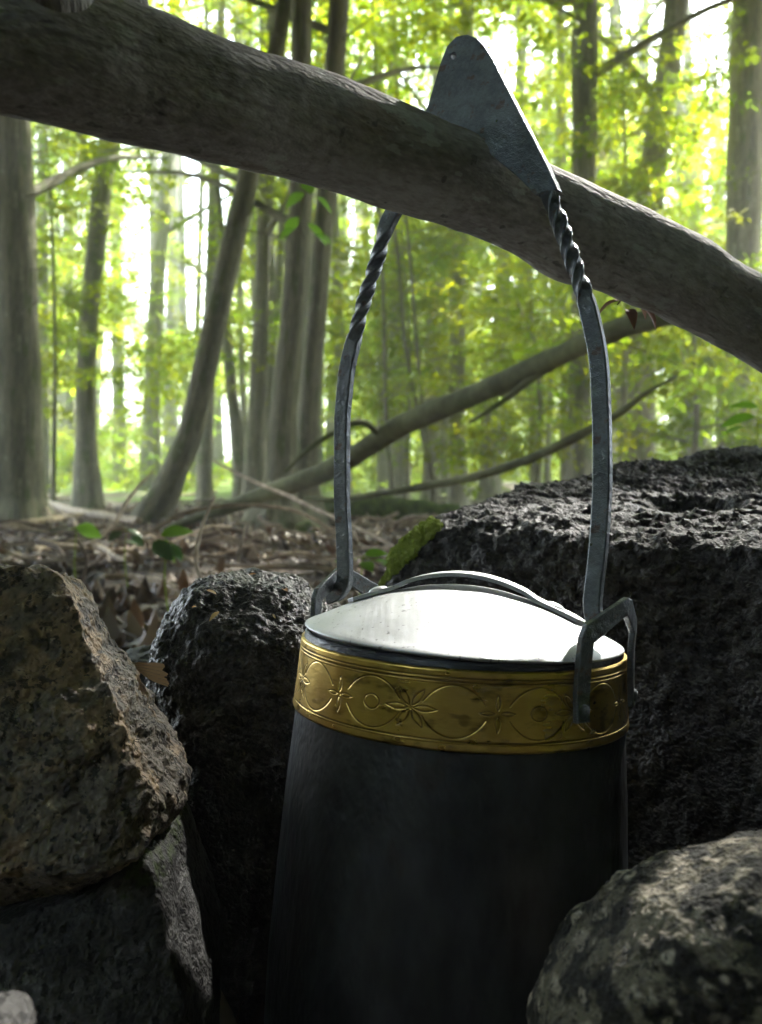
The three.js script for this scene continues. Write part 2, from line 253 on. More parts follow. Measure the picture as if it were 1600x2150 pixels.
addRock('boulder', rockOutline([[1120, 2170], [1150, 2090], [1183, 2015], [1215, 1965], [1255, 1925], [1330, 1850], [1400, 1818], [1500, 1778], [1600, 1745], [1800, 1760], [1950, 2000], [1900, 2400], [1500, 2560], [1180, 2450]], 0.36, 0.05, { detail: 80, amp: 0.004, freq: 26, fine: 0.0012, e: 0.8, lean: -0.3 }), M.rockSpeck,
  (x, y, z) => { const a = fbm(x * 42, y * 42, z * 42, 3), b = fbm(x * 62 + 5, y * 62, z * 62, 2); let c = mix3([0.12, 0.12, 0.11], [0.75, 0.72, 0.62], smooth(a, -0.12, 0.22)); return mix3(c, [1.7, 1.62, 1.55], smooth(b, 0.32, 0.5)); }, 'blurred speckled granite rock closest to the lens, below the big dark rock');
addRock('rock', rockOutline([[-70, 2120], [0, 2118], [34, 2138], [55, 2172], [40, 2260], [-100, 2260]], 0.30, 0.02, { detail: 30, amp: 0.002, freq: 30 }), M.rockGrey, () => [0.4, 0.39, 0.38], 'small pale blurred stone peeking in under the dark grey propping stone');
addRock('rock', rockOutline([[240, 1395], [270, 1368], [330, 1355], [380, 1360], [400, 1420], [380, 1500], [300, 1490], [250, 1450]], 1.05, 0.08, { detail: 30, amp: 0.006, freq: 20 }), M.rockGrey, (x, y, z) => { const k = 0.6 + 0.4 * fbm(x * 30, y * 30, z * 30); return [k, k, k * 0.95]; }, 'small grey stone on the litter behind the dry tan leaf');
{ // the big dark rock: cut by planes, its top sloping up and away
  const c = V3(0.46, 0.10, -1.12);
  const A = at(950, 1088, 0.86), B = at(1290, 1140, 0.76), C = at(1600, 1128, 0.72), D = at(1600, 935, 1.36), E = at(1280, 1003, 1.32), Lf = at(790, 1215, 0.92);
  const planes = [];
  const plane = (n, q) => { n.normalize(); planes.push([n, n.dot(q.clone().sub(c))]); };
  const nTop = V3().crossVectors(C.clone().sub(A), D.clone().sub(A)); if (nTop.y < 0) nTop.negate(); plane(nTop, A);
  const nF = V3().crossVectors(B.clone().sub(A), V3(0, 1, 0)); if (nF.z < 0) nF.negate(); nF.normalize(); nF.y = -0.10; plane(nF, A.clone().lerp(B, 0.5));
  const nL = V3(-0.62, 0.78, 0.05); plane(nL, A.clone().lerp(Lf, 0.5).add(V3(-0.008, 0.010, 0)));
  plane(V3(-1, 0.1, 0.2), at(700, 1400, 0.95)); plane(V3(0.1, 0.15, -1), D); plane(V3(-0.66, 0.38, -0.65), at(1130, 1036, 1.07)); plane(V3(1, 0, 0), V3(1.3, 0, 0)); plane(V3(0, -1, 0), V3(0, -0.15, 0)); plane(V3(1, 0.1, 0.9), V3(0.95, 0.1, -0.55));
  const hole = at(1450, 1058, 0.88);
  function surface(v) { // distance from c along the unit direction v
    let s = 0; for (const [n, h] of planes) { const k = n.dot(v); if (k > 0.01) s += Math.pow(k / h, 26); }
    let r = Math.pow(s, -1 / 26); const w = v.clone().multiplyScalar(r).add(c);
    const scaly = 0.25 + 0.75 * smooth(v.y, 0.12, 0.34);
    r += 0.016 * fbm(w.x * 6, w.y * 6, w.z * 6, 4) + scaly * (0.006 * (0.5 - Math.abs(noise3(w.x * 26, w.y * 34, w.z * 34))) + 0.005 * fbm(w.x * 60, w.y * 80, w.z * 85, 3)) + scaly * 0.003 * noise3(w.x * 150, w.y * 170, w.z * 170);
    const hx = (w.x - hole.x) / 0.042, hz = (w.z - hole.z) / 0.05, hd = hx * hx + hz * hz; if (v.y > 0.1) r -= 0.035 * Math.exp(-hd * hd);
    return r;
  }
  const g = ico(150), p = g.attributes.position, v = V3();
  for (let i = 0; i < p.count; i++) { v.fromBufferAttribute(p, i).normalize(); v.multiplyScalar(surface(v)); p.setXYZ(i, v.x, v.y, v.z); }
  const rk = addRock('boulder', { g, c }, M.rockDark, (x, y, z) => { const a = fbm(x * 28, y * 28, z * 28, 4); return mix3([0.5, 0.5, 0.48], [1.5, 1.5, 1.42], smooth(a, -0.1, 0.4)); }, 'broad black rock with a scaly, pitted sloping top behind the pot');
  // moss along its sloping shoulder: small tufts standing on the stone
  const r = rng(77), parts = [];
  const tuft = new THREE.IcosahedronGeometry(1, 1);
  for (let i = 0; i < 2600 && parts.length < 1300; i++) {
    const t = r(), u = Math.pow(r(), 1.6), px = lerp(898, 778, t) + 26 * u, py = lerp(1100, 1222, t) + 20 * u - 14, d = ray(px, py);
    let q = null; for (let e = 0.72; e < 1.15; e += 0.004) { const w = camera.position.clone().addScaledVector(d, e).sub(c), l = w.length(); if (l < surface(w.divideScalar(l))) { q = w.multiplyScalar(l).add(c); break; } }
    if (!q) continue;
    const k = 0.0016 + r() * 0.0028, tg = tuft.clone(); const tp = tg.attributes.position; for (let j = 0; j < tp.count; j++) { const f = 1 + 0.6 * noise3(tp.getX(j) * 3 + i, tp.getY(j) * 3, tp.getZ(j) * 3); tp.setXYZ(j, tp.getX(j) * f, tp.getY(j) * f, tp.getZ(j) * f); }
    tg.scale(k, k * 1.2, k); tg.translate(q.x, q.y, q.z); parts.push(tg);
  }
  const mg = mergeGeometries(parts); mg.computeVertexNormals();
  tag(mesh('moss', mg, new THREE.MeshStandardMaterial({ color: new THREE.Color().setRGB(0.21, 0.27, 0.03), roughness: 0.95 })), 'strip of bright green moss along the shoulder of the broad black rock', 'moss', null, 'stuff');
}

// ------------------------------------------------------------------ the pot
const BEAR = THREE.MathUtils.degToRad(36), RIM = 0.275;
const pot = group('iron_pot'); pot.rotation.set(THREE.MathUtils.degToRad(-2.0), 0, THREE.MathUtils.degToRad(-3.0));
pot.position.copy(POT).sub(V3(0, RIM, 0).applyEuler(pot.rotation)); pot.updateMatrixWorld(true);
tag(pot, 'tall dark iron pot with engraved brass band and hanging bail', 'pot');
const lathe = (prof, seg = 128) => new THREE.LatheGeometry(prof.map(([a, b]) => new THREE.Vector2(a, b)), seg);
mesh('body', lathe([[0.001, 0.0], [0.088, 0.0], [0.100, 0.004], [0.1085, 0.014], [0.1115, 0.035], [0.1110, 0.08], [0.1085, 0.13], [0.1055, 0.18], [0.1030, 0.212], [0.1010, 0.24], [0.0993, 0.266], [0.0985, 0.2745], [0.0972, 0.2762], [0.0958, 0.2745], [0.0965, 0.26], [0.099, 0.2], [0.106, 0.1], [0.104, 0.02], [0.001, 0.008]], 160), M.iron, pot).geometry.attributes.uv.array.forEach((x, i, a) => { a[i] = x * (i % 2 ? 1.2 : 2); });
{
  // engraved band: flowers, rings and scrolls cut as fine relief
  const w = 2048, h = 164, cv = document.createElement('canvas'); cv.width = w; cv.height = h; const x = cv.getContext('2d');
  x.fillStyle = '#999'; x.fillRect(0, 0, w, h);
  const deg = (b) => b / 360 * w;
  const line = (f, lw, s) => { x.lineWidth = lw; x.strokeStyle = s; x.beginPath(); f(); x.stroke(); };
  const cut = (f, k = 1) => { line(f, 3.6 * k, '#707070'); line(f, 1.9 * k, '#222'); };
  for (const yy of [16, 24, 143]) { line(() => { x.moveTo(0, yy); x.lineTo(w, yy); }, 3, '#2a2a2a'); line(() => { x.moveTo(0, yy + 3.5); x.lineTo(w, yy + 3.5); }, 3, '#e2e2e2'); }
  const petal = (cx, cy, a, len, wd) => { x.save(); x.translate(cx, cy); x.rotate(a); x.fillStyle = '#dedede'; x.beginPath(); x.moveTo(5, 0); x.quadraticCurveTo(len * 0.5, -wd, len, 0); x.quadraticCurveTo(len * 0.5, wd, 5, 0); x.fill(); cut(() => { x.moveTo(5, 0); x.quadraticCurveTo(len * 0.5, -wd, len, 0); x.quadraticCurveTo(len * 0.5, wd, 5, 0); }, 0.8); x.restore(); };
  const flower = (cx, cy, big) => { const n = big ? 6 : 4; for (let i = 0; i < n; i++) { const a = i * 2 * Math.PI / n + (big ? 0 : Math.PI / 4 - Math.PI / 4), up = Math.abs(Math.sin(a)); petal(cx, cy, a, (big ? 44 : 30) * (big ? 1 : 1 + 0.25 * up), big ? 12 : 8); } x.fillStyle = '#555'; x.beginPath(); x.arc(cx, cy, 4, 0, 7); x.fill(); };
  // bearings counted from the side turned to the lens, 25 degrees apart
  for (let i = 0; i < 14; i++) {
    const step = 360 / 14, b = i * step, cx = deg((b + 1440) % 360), cy = 84, nx = cx + deg(step);
    for (const s of [-1, 1]) for (const off of [0, -w]) cut(() => { x.moveTo(cx + 20 + off, cy + s * 14); x.bezierCurveTo(cx + 48 + off, cy + s * 66, nx - 48 + off, cy + s * 66, nx - 20 + off, cy + s * 14); });
    if (i % 2 === 0) for (const off of [0, -w]) { cut(() => x.arc((cx + nx) / 2 + off, cy, 15, 0, 7)); }
    for (const off of [0, w, -w]) flower(cx + off, cy, i % 2 === 1);
  }
  const px = x.getImageData(0, 0, w, h).data, H = (i) => px[i * 4] / 255;
  const bump = tex(w, (u, v) => H(Math.min(h - 1, Math.floor((1 - v) * h)) * w + Math.floor(u * w)) + 0.05 * P2(u, v, 30, 3, 4), false, h);
  const tint = tex(w, (u, v) => { const q = H(Math.min(h - 1, Math.floor((1 - v) * h)) * w + Math.floor(u * w)), t = clamp(0.5 + 0.9 * P1(u, v, 1, 5, 40) * 0.7 + 0.4 * P3(u, v, 8, 4, 6), 0, 1); return mix3(mix3([0.46, 0.305, 0.072], [0.70, 0.49, 0.13], t), [0.12, 0.08, 0.03], smooth(0.35 - q, 0, 0.2) * 0.8).map((x) => x * (1 - 0.5 * smooth(P2(u, v, 7, 5, 8), 0.12, 0.5))); }, true, h);
  const rough = tex(512, (u, v) => 0.34 + 0.12 * P1(u, v, 1, 6, 60) + 0.06 * P2(u, v, 16, 3));
  M.brass = new THREE.MeshStandardMaterial({ map: tint, bumpMap: bump, bumpScale: 0.0008, metalness: 1, roughness: 1, roughnessMap: rough });
  const g = lathe([[0.1005, RIM - 0.0449], [0.1034, RIM - 0.0452], [0.1038, RIM - 0.0440], [0.1034, RIM - 0.0425], [0.1019, RIM - 0.026], [0.1006, RIM - 0.0048], [0.1004, RIM - 0.0035], [0.0985, RIM - 0.0033]], 220);
  // u by bearing from the lens-facing side, v by height
  const p = g.attributes.position, uv = g.attributes.uv, seg = 221, per = p.count / seg;
  for (let i = 0; i < p.count; i++) { uv.setXY(i, Math.floor(i / per) / 220 + 0.5 * 0, (p.getY(i) - (RIM - 0.0452)) / 0.0417); }
  const band = mesh('brass_band', g, M.brass, pot); band.rotation.y = THREE.MathUtils.degToRad(6 + 180 + 180 / 7);
}
const rad = (b, r, y) => V3(Math.cos(b) * r, y, Math.sin(b) * r), D2R = Math.PI / 180;
for (const [b0, out, half] of [[39 * D2R, 0.1062, 18 * D2R], [220 * D2R, 0.1045, 18 * D2R]]) {
  const pts = [[1, 0.1047, RIM - 0.030], [1, 0.1036, RIM - 0.015], [0.97, 0.1030, RIM + 0.002], [0.95, 0.1034, RIM + 0.0145], [0.91, 0.1036, RIM + 0.0168], [0.12, out, RIM + 0.0295], [0, out + 0.0004, RIM + 0.0306], [-0.12, out, RIM + 0.0295], [-0.91, 0.1036, RIM + 0.0168], [-0.95, 0.1034, RIM + 0.0145], [-0.97, 0.1030, RIM + 0.002], [-1, 0.1036, RIM - 0.015], [-1, 0.1047, RIM - 0.030]];
  const path = pts.map(([k, r, y]) => rad(b0 + k * half, r, y)), side = path.map((p, i) => { const T = path[Math.min(i + 1, path.length - 1)].clone().sub(path[Math.max(0, i - 1)]).normalize(), N = V3(p.x, 0, p.z).normalize(); return V3().crossVectors(T, N); });
  const lug = mesh('lug', bar(path, side, 0.0100, 0.0036), M.forged, pot);
  for (const k of [1, -1]) for (const dy of [-0.024]) { const s = new THREE.SphereGeometry(0.0040, 16, 8, 0, Math.PI * 2, 0, Math.PI / 2); s.scale(1, 0.55, 1); s.rotateX(Math.PI / 2); const p = rad(b0 + k * half, 0.1060, RIM + dy); s.lookAt(V3(p.x, 0, p.z)); s.translate(p.x, p.y, p.z); mesh('rivet', s, M.forged, lug); }
}
{ // bail: a plate at the apex, two arms twisted half way, hooked through the lugs
  const e1 = V3(Math.cos(BEAR), 0, Math.sin(BEAR)), nrm = V3(-Math.sin(BEAR), 0, Math.cos(BEAR)), O = V3(POT.x - 0.001, 0, POT.z);
  const on = (px, py) => { const r = ray(px, py), t = O.clone().sub(camera.position).dot(nrm) / r.dot(nrm); return camera.position.clone().addScaledVector(r, t); };
  const flat = (px, py) => { const q = on(px, py).sub(O); return new THREE.Vector2(q.dot(e1), q.y); };
  const outline = [[1174, 400], [1152, 352], [1137, 322], [1112, 275], [1090, 232], [1062, 178], [1038, 130], [1020, 102], [1004, 85], [985, 78], [964, 82], [945, 102], [931, 138], [919, 180], [905, 226], [880, 282], [848, 352], [814, 432], [856, 440], [886, 366], [914, 296], [930, 252], [955, 264], [996, 292], [1046, 334], [1092, 372], [1130, 410]].map(([a, b]) => flat(a, b));
  const sh = new THREE.Shape(outline), hp = flat(958, 122); const ho = new THREE.Path(); ho.absarc(hp.x, hp.y, 0.0026, 0, Math.PI * 2); sh.holes.push(ho);
  let plate = new THREE.ExtrudeGeometry(sh, { depth: 0.0056, bevelEnabled: true, bevelThickness: 0.0005, bevelSize: 0.0005, bevelSegments: 2, curveSegments: 18 });
  plate.translate(0, 0, -0.0028); plate.applyMatrix4(new THREE.Matrix4().makeBasis(e1, V3(0, 1, 0), nrm).setPosition(O));
  const arm = (px, t0, t1, turns, w) => {
    const ww = [], tt = [];
    const c = new THREE.CatmullRomCurve3(px.map(([a, b]) => on(a, b))), n = 260, pts = [], sd = [];
    for (let i = 0; i <= n; i++) { const t = i / n, p = c.getPointAt(t), T = c.getTangentAt(t), S = V3().crossVectors(nrm, T), a = turns * Math.PI * smooth(t, t0, t1) * 1; const lin = turns * Math.PI * clamp((t - t0) / (t1 - t0), 0, 1); p.addScaledVector(nrm, 0.0004 * noise3(t * 9, w * 900, 1)); pts.push(p); sd.push(S.applyAxisAngle(T, lerp(a, lin, 0.8))); const k = smooth(t, t0 - 0.03, t0 + 0.03) * (1 - smooth(t, t1 - 0.03, t1 + 0.03)); ww.push(lerp(w, 0.0088, k)); tt.push(lerp(0.0056, 0.0074, k)); }
    return bar(pts, sd, ww, tt);
  };
  const la = arm([[838, 424], [813, 472], [797, 528], [780, 582], [762, 640], [747, 700], [730, 770], [721, 850], [718, 950], [719, 1050], [722, 1130], [725, 1190], [723, 1224], [710, 1243], [688, 1252]], 0.07, 0.34, 3, 0.0112);
  const ra = arm([[1150, 398], [1176, 470], [1202, 545], [1228, 622], [1245, 690], [1257, 760], [1264, 900], [1265, 1000], [1258, 1140], [1248, 1230], [1245, 1280], [1252, 1304], [1276, 1318]], 0.01, 0.27, 3, 0.0102);
  const g = mergeGeometries([boxUV(plate.deleteAttribute('uv') && plate, 0.05), la, ra].map((q) => { const k = q.index ? q.toNonIndexed() : q; return k; }));
  g.applyMatrix4(pot.matrixWorld.clone().invert()); mesh('bail', g, M.forged, pot);
}
{ // lid
  const lid = group('pot_lid'); lid.rotation.set(D2R * -2.2, 0, D2R * -4.2); lid.position.copy(V3(0, RIM + 0.0014, 0).applyMatrix4(pot.matrixWorld));
  tag(lid, 'shiny domed tin lid with an arched strap handle on the iron pot', 'lid');
  const R = 0.0985, Hh = 0.030, dome = (r) => Hh * Math.cos(Math.PI / 2 * Math.min(1, r / R) * 0.985) ;
  const prof = [[0.092, -0.0085], [0.0935, -0.0085], [0.0942, -0.001], [R - 0.0005, -0.0006], [R + 0.0004, 0.0003], [R, 0.0012]]; for (let i = 1; i <= 40; i++) { const r = R * (1 - i / 40) + 1e-4; prof.push([r, dome(r) + 0.0007]); }
  const g = lathe(prof, 128), p = g.attributes.position, uv = g.attributes.uv; for (let i = 0; i < p.count; i++) { const x = p.getX(i), z = p.getZ(i), y = p.getY(i); uv.setXY(i, x / 0.12, z / 0.12); if (y > 0.003) p.setY(i, y + 0.0004 * fbm(x * 22, 3, z * 22, 3)); } g.computeVertexNormals();
  mesh('dome', g, M.tin, lid);
  const yaw = D2R * 12, dir = V3(Math.cos(yaw), 0, Math.sin(yaw)), sd = V3(-Math.sin(yaw), 0, Math.cos(yaw)), pts = [], ss = [], ww = [];
  for (let i = 0; i <= 60; i++) { const s = lerp(-0.074, 0.074, i / 60), a = Math.abs(s), on = dome(a) + 0.0024, arch = 0.0378 - 0.0140 * Math.pow(a / 0.05, 2) * 1.0; const y = lerp(on, Math.max(arch, on), 1 - smooth(a, 0.036, 0.05)); pts.push(dir.clone().multiplyScalar(s).setY(y)); ss.push(sd); ww.push(a > 0.069 ? 0.024 * Math.sqrt(Math.max(0.15, (0.0745 - a) / 0.0055)) : 0.024); }
  mesh('handle', bar(pts, ss, ww, 0.0026), M.tin, lid);
  for (const s of [-0.056, 0.056]) { const k = new THREE.SphereGeometry(0.0062, 20, 10, 0, Math.PI * 2, 0, Math.PI / 2); k.scale(1, 0.4, 1); const slope = Math.atan((dome(Math.abs(s) + 0.005) - dome(Math.abs(s) - 0.005)) / 0.01) * Math.sign(s); k.rotateZ(slope); k.rotateY(-yaw); const q = dir.clone().multiplyScalar(s).setY(dome(Math.abs(s)) + 0.0034); k.translate(q.x, q.y, q.z); mesh('rivet', k, M.tin, lid); }
}

// ------------------------------------------------------------------ the log across the pit
{
  const log = group('log', at(400, 172, 0.442)); tag(log, 'thick smooth grey log slanting across above the pot, through its bail', 'log');
  const o = log.position, P = (x, y, d) => at(x, y, d).sub(o);
  const pts = [V3(-1.05, 0.86, 0.25).sub(o), P(-420, -45, 0.342), P(-100, 60, 0.379), P(150, 130, 0.4065), P(400, 200, 0.442), P(640, 268, 0.487), P(850, 338, 0.525), P(1000, 393, 0.56), P(1200, 474, 0.596), P(1400, 568, 0.632), P(1500, 624, 0.65), P(1620, 694, 0.675), P(1750, 775, 0.70), V3(1.0, 0.20, -1.02).sub(o), V3(1.62, -0.02, -1.35).sub(o)];
  const rr = [0.034, 0.031, 0.030, 0.0300, 0.0288, 0.0284, 0.0283, 0.0284, 0.0296, 0.0304, 0.0304, 0.0302, 0.03, 0.028, 0.024];
  const knots = [[P(255, 60, 0.43), 0.03, 0.16], [P(110, 80, 0.39), 0.03, 0.08], [P(1190, 548, 0.60), 0.028, 0.22], [P(700, 190, 0.49), 0.05, 0.06], [P(520, 250, 0.44), 0.016, 0.08], [P(1390, 620, 0.60), 0.018, 0.10], [P(1480, 560, 0.63), 0.02, 0.09]];
  const swell = (p, dir, t) => { let k = 1; const q = p.clone().addScaledVector(dir, 0.03); for (const [c, s, a] of knots) k += a * Math.exp(-q.distanceToSquared(c) / (s * s)); return k; };
  mesh('trunk', limb(pts, rr, { sides: 72, steps: 22, rough: 0.07, freq: 11, swell }), M.log, log);
  // branch rising out of frame, and a stub that comes towards the lens
  mesh('branch', limb([P(270, 150, 0.43), P(252, 40, 0.435), P(245, -60, 0.45), P(235, -320, 0.50), P(150, -900, 0.62)], [0.022, 0.0150, 0.0125, 0.012, 0.008], { sides: 32, steps: 10, rough: 0.1, freq: 20 }), M.log, log);
  mesh('branch', limb([P(130, 160, 0.415), P(112, 60, 0.396), P(100, -30, 0.38), P(70, -300, 0.35), P(-20, -900, 0.30)], [0.026, 0.0205, 0.0185, 0.016, 0.012], { sides: 36, steps: 8, rough: 0.08, freq: 24, cap: true }), M.log, log);
  // loose bark curl and hanging dead leaves beneath
  mesh('bark_strip', limb([P(705, 165, 0.482), P(735, 176, 0.49), P(775, 196, 0.505)], [0.0012, 0.002, 0.001], { sides: 6, steps: 5, rough: 0.3, freq: 90 }), M.twig, log);
}

// ------------------------------------------------------------------ leaves and sprays
const leafMat = (c, t = 0.5) => new THREE.MeshPhysicalMaterial({ color: new THREE.Color().setRGB(...c), roughness: 0.82, transmission: t, thickness: 0, specularIntensity: 0.3, side: THREE.DoubleSide });
M.leaf = leafMat([0.29, 0.385, 0.014], 0.62);
function leafGeo(len, wid, fold, curl, seg = 4) { // pointed oval, folded along its midrib
  const pos = [], idx = [];
  for (let i = 0; i <= seg; i++) { const t = i / seg, w = wid / 2 * Math.pow(Math.sin(Math.PI * Math.pow(t, 0.85)), 0.9), y = -curl * t * t * len; pos.push(t * len, y + fold * w, -w, t * len, y, 0, t * len, y + fold * w, w); }
  for (let i = 0; i < seg; i++) for (const k of [0, 1]) { const a = i * 3 + k; idx.push(a, a + 1, a + 3, a + 1, a + 4, a + 3); }
  const g = new THREE.BufferGeometry(); g.setAttribute('position', new THREE.Float32BufferAttribute(pos, 3)); g.setIndex(idx); g.computeVertexNormals(); return g;
}
function sprayGeo(seed, n, length, leafLen) {
  const r = rng(seed), parts = [], m = new THREE.Matrix4(), q = new THREE.Quaternion(), base = leafGeo(1, 0.58, 0.25, 0.25, 3);
  const stem = limb([V3(0, 0, 0), V3(length * 0.5, 0.02, 0), V3(length, -0.03, 0)], [0.004, 0.003, 0.0015], { sides: 4, steps: 2, cap: false }); stem.deleteAttribute('uv'); parts.push(stem);
  for (let i = 0; i < n; i++) {
    const t = (i + 0.6) / n, s = (i % 2 ? 1 : -1), L = leafLen * (0.7 + 0.6 * r());
    q.setFromEuler(new THREE.Euler((r() - 0.5) * 1.7, -s * (0.5 + 0.6 * r()), (r() - 0.5) * 1.1 - 0.25));
    m.compose(V3(t * length, 0.02 * Math.sin(t * 3) + (r() - 0.5) * 0.05, s * 0.01), q, V3(L, L, L)); parts.push(base.clone().applyMatrix4(m));
    if (r() < 0.75) { m.compose(V3(t * length * 0.95, (r() - 0.5) * 0.08, s * (0.06 + 0.10 * r()) * (1.2 - t)), q, V3(L, L, L)); parts.push(base.clone().applyMatrix4(m)); }
  }
  return mergeGeometries(parts);
}
const SPRAY = [sprayGeo(1, 12, 0.42, 0.062), sprayGeo(2, 16, 0.50, 0.058), sprayGeo(3, 12, 0.36, 0.062)];
function sprays(name, spots, mat, parent, r, geo = SPRAY[0]) { // spots: [position, scale]
  const m = new THREE.InstancedMesh(geo, mat, spots.length), q = new THREE.Quaternion(), M4 = new THREE.Matrix4(), c = new THREE.Color();
  spots.forEach(([p, s], i) => { q.setFromEuler(new THREE.Euler((r() - 0.5) * 1.5, r() * 6.283, (r() - 0.62) * 1.4, 'YXZ')); M4.compose(p, q, V3(s, s, s)); m.setMatrixAt(i, M4); const k = 0.65 + 0.6 * r(), y = r(); c.setRGB(k * (0.85 + 0.4 * y), k, k * (1.1 - 0.5 * y)); m.setColorAt(i, c); });
  m.name = parent ? name : numbered(name); m.castShadow = m.receiveShadow = true; m.userData.kind = 'stuff'; (parent || scene).add(m); return m;
}
// a way for the sun to reach the pot: the gap in the crowns that the photograph's lit lid shows
// and an opening behind the photographer's shoulder, whose light falls on the tan boulder and the log
const SKYGAP = V3(-0.55, 0.62, 0.56).normalize();
const sunLines = [[V3(0.085, 0.29, -0.56), 1], [V3(-0.06, 0.28, -0.70), 1.1], [V3(0.09, 0.56, -0.53), 0.9]];
function sunDist(p) { let m = 99; for (const [a, f] of sunLines) { const v = p.clone().sub(a), t = v.dot(sunDir); if (t > 0) m = Math.min(m, v.addScaledVector(sunDir, -t).length() * f); } return m; }
const inSunGap = (p, rr = 0.5) => sunDist(p) < rr;
// the open places in the wood: directions with few leaves
const GAPS = [[370, 480, 110, 230, 0.93], [240, 780, 60, 110, 0.8], [1500, 50, 230, 150, 0.95], [700, 480, 90, 120, 0.7], [560, 130, 70, 60, 0.6], [1010, 620, 100, 90, 0.4], [870, 190, 60, 70, 0.8], [1060, 150, 60, 90, 0.75], [640, 540, 60, 120, 0.5], [460, 900, 120, 80, 0.85]];
function inGap(p, r) { const v = p.clone().sub(camera.position), z = v.dot(cF); if (z < 0.5) return false; const px = W / 2 + v.dot(cR) / z * F, py = HGT / 2 - v.dot(cU) / z * F; for (const [x, y, a, b, k] of GAPS) { if (((px - x) / a) ** 2 + ((py - y) / b) ** 2 < 1 && r() < k) return true; } return false; }

// ------------------------------------------------------------------ trees
function tree(name, label, d, px, { mat = M.bark, n: n0 = 260, lo = 1.0, hi = 8, spread = 2.4, leaf = M.leaf, flare = 1.7, limbs = 4, seed = 1, top = 11, back = 0.4, roots = 0, grp, geo } = {}) {
  const n = Math.round(n0 * 0.7), r = rng(seed * 131 + 7), pts = px.map(([x, y]) => at(x, y, d)), rad0 = px.map(([, , w]) => w / 2 / F * d);
  const b = pts[0], gy = groundY(b.x, b.z); const pos = V3(b.x, gy, b.z), g = group(name, pos); tag(g, label, 'tree', grp);
  const last = pts[pts.length - 1], dir = last.clone().sub(pts[Math.max(0, pts.length - 3)]).normalize(), P = [V3(b.x, gy - 0.15, b.z), ...pts], R = [rad0[0] * flare, ...rad0];
  if (b.y - gy > 0.25) { P.splice(1, 0, V3(b.x, gy + 0.12, b.z)); R.splice(1, 0, rad0[0] * 1.08); }
  let h = last.y; const rl = rad0[rad0.length - 1], q = last.clone(); dir.y = Math.max(dir.y, 0.6);
  for (let k = 1; k <= 3; k++) { q.addScaledVector(dir, Math.max(1, (top - h) / 3)); dir.x *= 0.7; P.push(q.clone()); R.push(rl * (1 - 0.28 * k)); }
  const rooty = roots ? (p, dd) => 1 + roots * Math.exp(-Math.max(0, p.y - 0.02) / 0.16) * (0.5 + 0.5 * Math.cos(Math.atan2(dd.z, dd.x) * 5 + seed)) : null;
  const loc = P.map((p) => p.clone().sub(pos));
  mesh('trunk', limb(loc, R, { sides: d < 9 ? 28 : 14, steps: d < 9 ? 12 : 6, rough: 0.12, freq: 3.2, stretch: 3, seed, swell: rooty && ((p, dd) => rooty(p, dd)) }), mat, g);
  const curve = new THREE.CatmullRomCurve3(loc, false, 'centripetal'), tips = [];
  for (let i = 0; i < limbs; i++) {
    const t = 0.55 + 0.42 * (i + r()) / limbs, p = curve.getPoint(t), a = r() * 6.283, L = spread * (0.6 + 0.5 * r()), dx = Math.cos(a), dz = Math.sin(a), rr = Math.min(rl * 0.45, 0.05);
    const e = p.clone().add(V3(dx * L, L * (0.25 + 0.4 * r()), dz * L));
    mesh('limb', limb([p, p.clone().lerp(e, 0.5).add(V3(0, 0.15, 0)), e], [rr, rr * 0.6, rr * 0.25], { sides: 6, steps: 4, cap: false, rough: 0.15, freq: 3 }), mat, g); tips.push(e);
  }
  if (d < 16) for (let i = 0; i < 6; i++) {
    const y = 0.7 + 3.2 * r(), a = r() * 6.283, L = 0.4 + 1.0 * r(); let k = 0; while (k < loc.length - 2 && loc[k + 1].y < y) k++; const f = clamp((y - loc[k].y) / (loc[k + 1].y - loc[k].y), 0, 1), p = loc[k].clone().lerp(loc[k + 1], f), e = p.clone().add(V3(Math.cos(a) * L, L * (0.25 - 0.5 * r()), Math.sin(a) * L)), w = 0.004 + 0.005 * r();
    const m = p.clone().lerp(e, 0.45).add(V3(0, 0.08 * (r() - 0.3), 0)); mesh('dead_twig', limb([p, m, e], [w, w * 0.7, w * 0.3], { sides: 5, steps: 5, cap: false, rough: 0.25, freq: 9 }), mat, g);
    if (r() < 0.7) mesh('dead_twig', limb([m, m.clone().lerp(e, 0.5).add(V3(0, 0.12 * (r() - 0.5) * L, 0.2 * L * (r() - 0.5))), m.clone().lerp(e, 0.9).add(V3(0, -0.25 * L * (r() - 0.3), 0.3 * L * (r() - 0.5)))], [w * 0.6, w * 0.4, w * 0.2], { sides: 4, steps: 4, cap: false }), mat, g);
  }
  const spots = []; let guard = 0;
  while (spots.length < n && guard++ < n * 8) {
    const y = lerp(lo, hi, r()), a = r() * 6.283, rr = spread * Math.sqrt(r()); let bx = 0, bz = 0; for (let k = 0; k < loc.length - 1; k++) if (loc[k].y <= y && loc[k + 1].y >= y) { const f = (y - loc[k].y) / (loc[k + 1].y - loc[k].y); bx = lerp(loc[k].x, loc[k + 1].x, f); bz = loc[k].z; }
    // leaves stand in uneven tiers
    const p = V3(bx + rr * Math.cos(a), y, bz + rr * Math.sin(a) - back * spread), w = p.clone().add(pos);
    if (fbm(w.x * 0.5, w.y * 1.3, w.z * 0.5, 2) < 0.02 || inSunGap(w) || inGap(w, r)) continue;
    spots.push([p, 0.75 + 0.6 * r()]);
  }
  sprays('crown', spots, leaf, g, r, geo ?? SPRAY[seed % 3]); return g;
}
const up = { lo: 3.6, hi: 10, back: 0 };
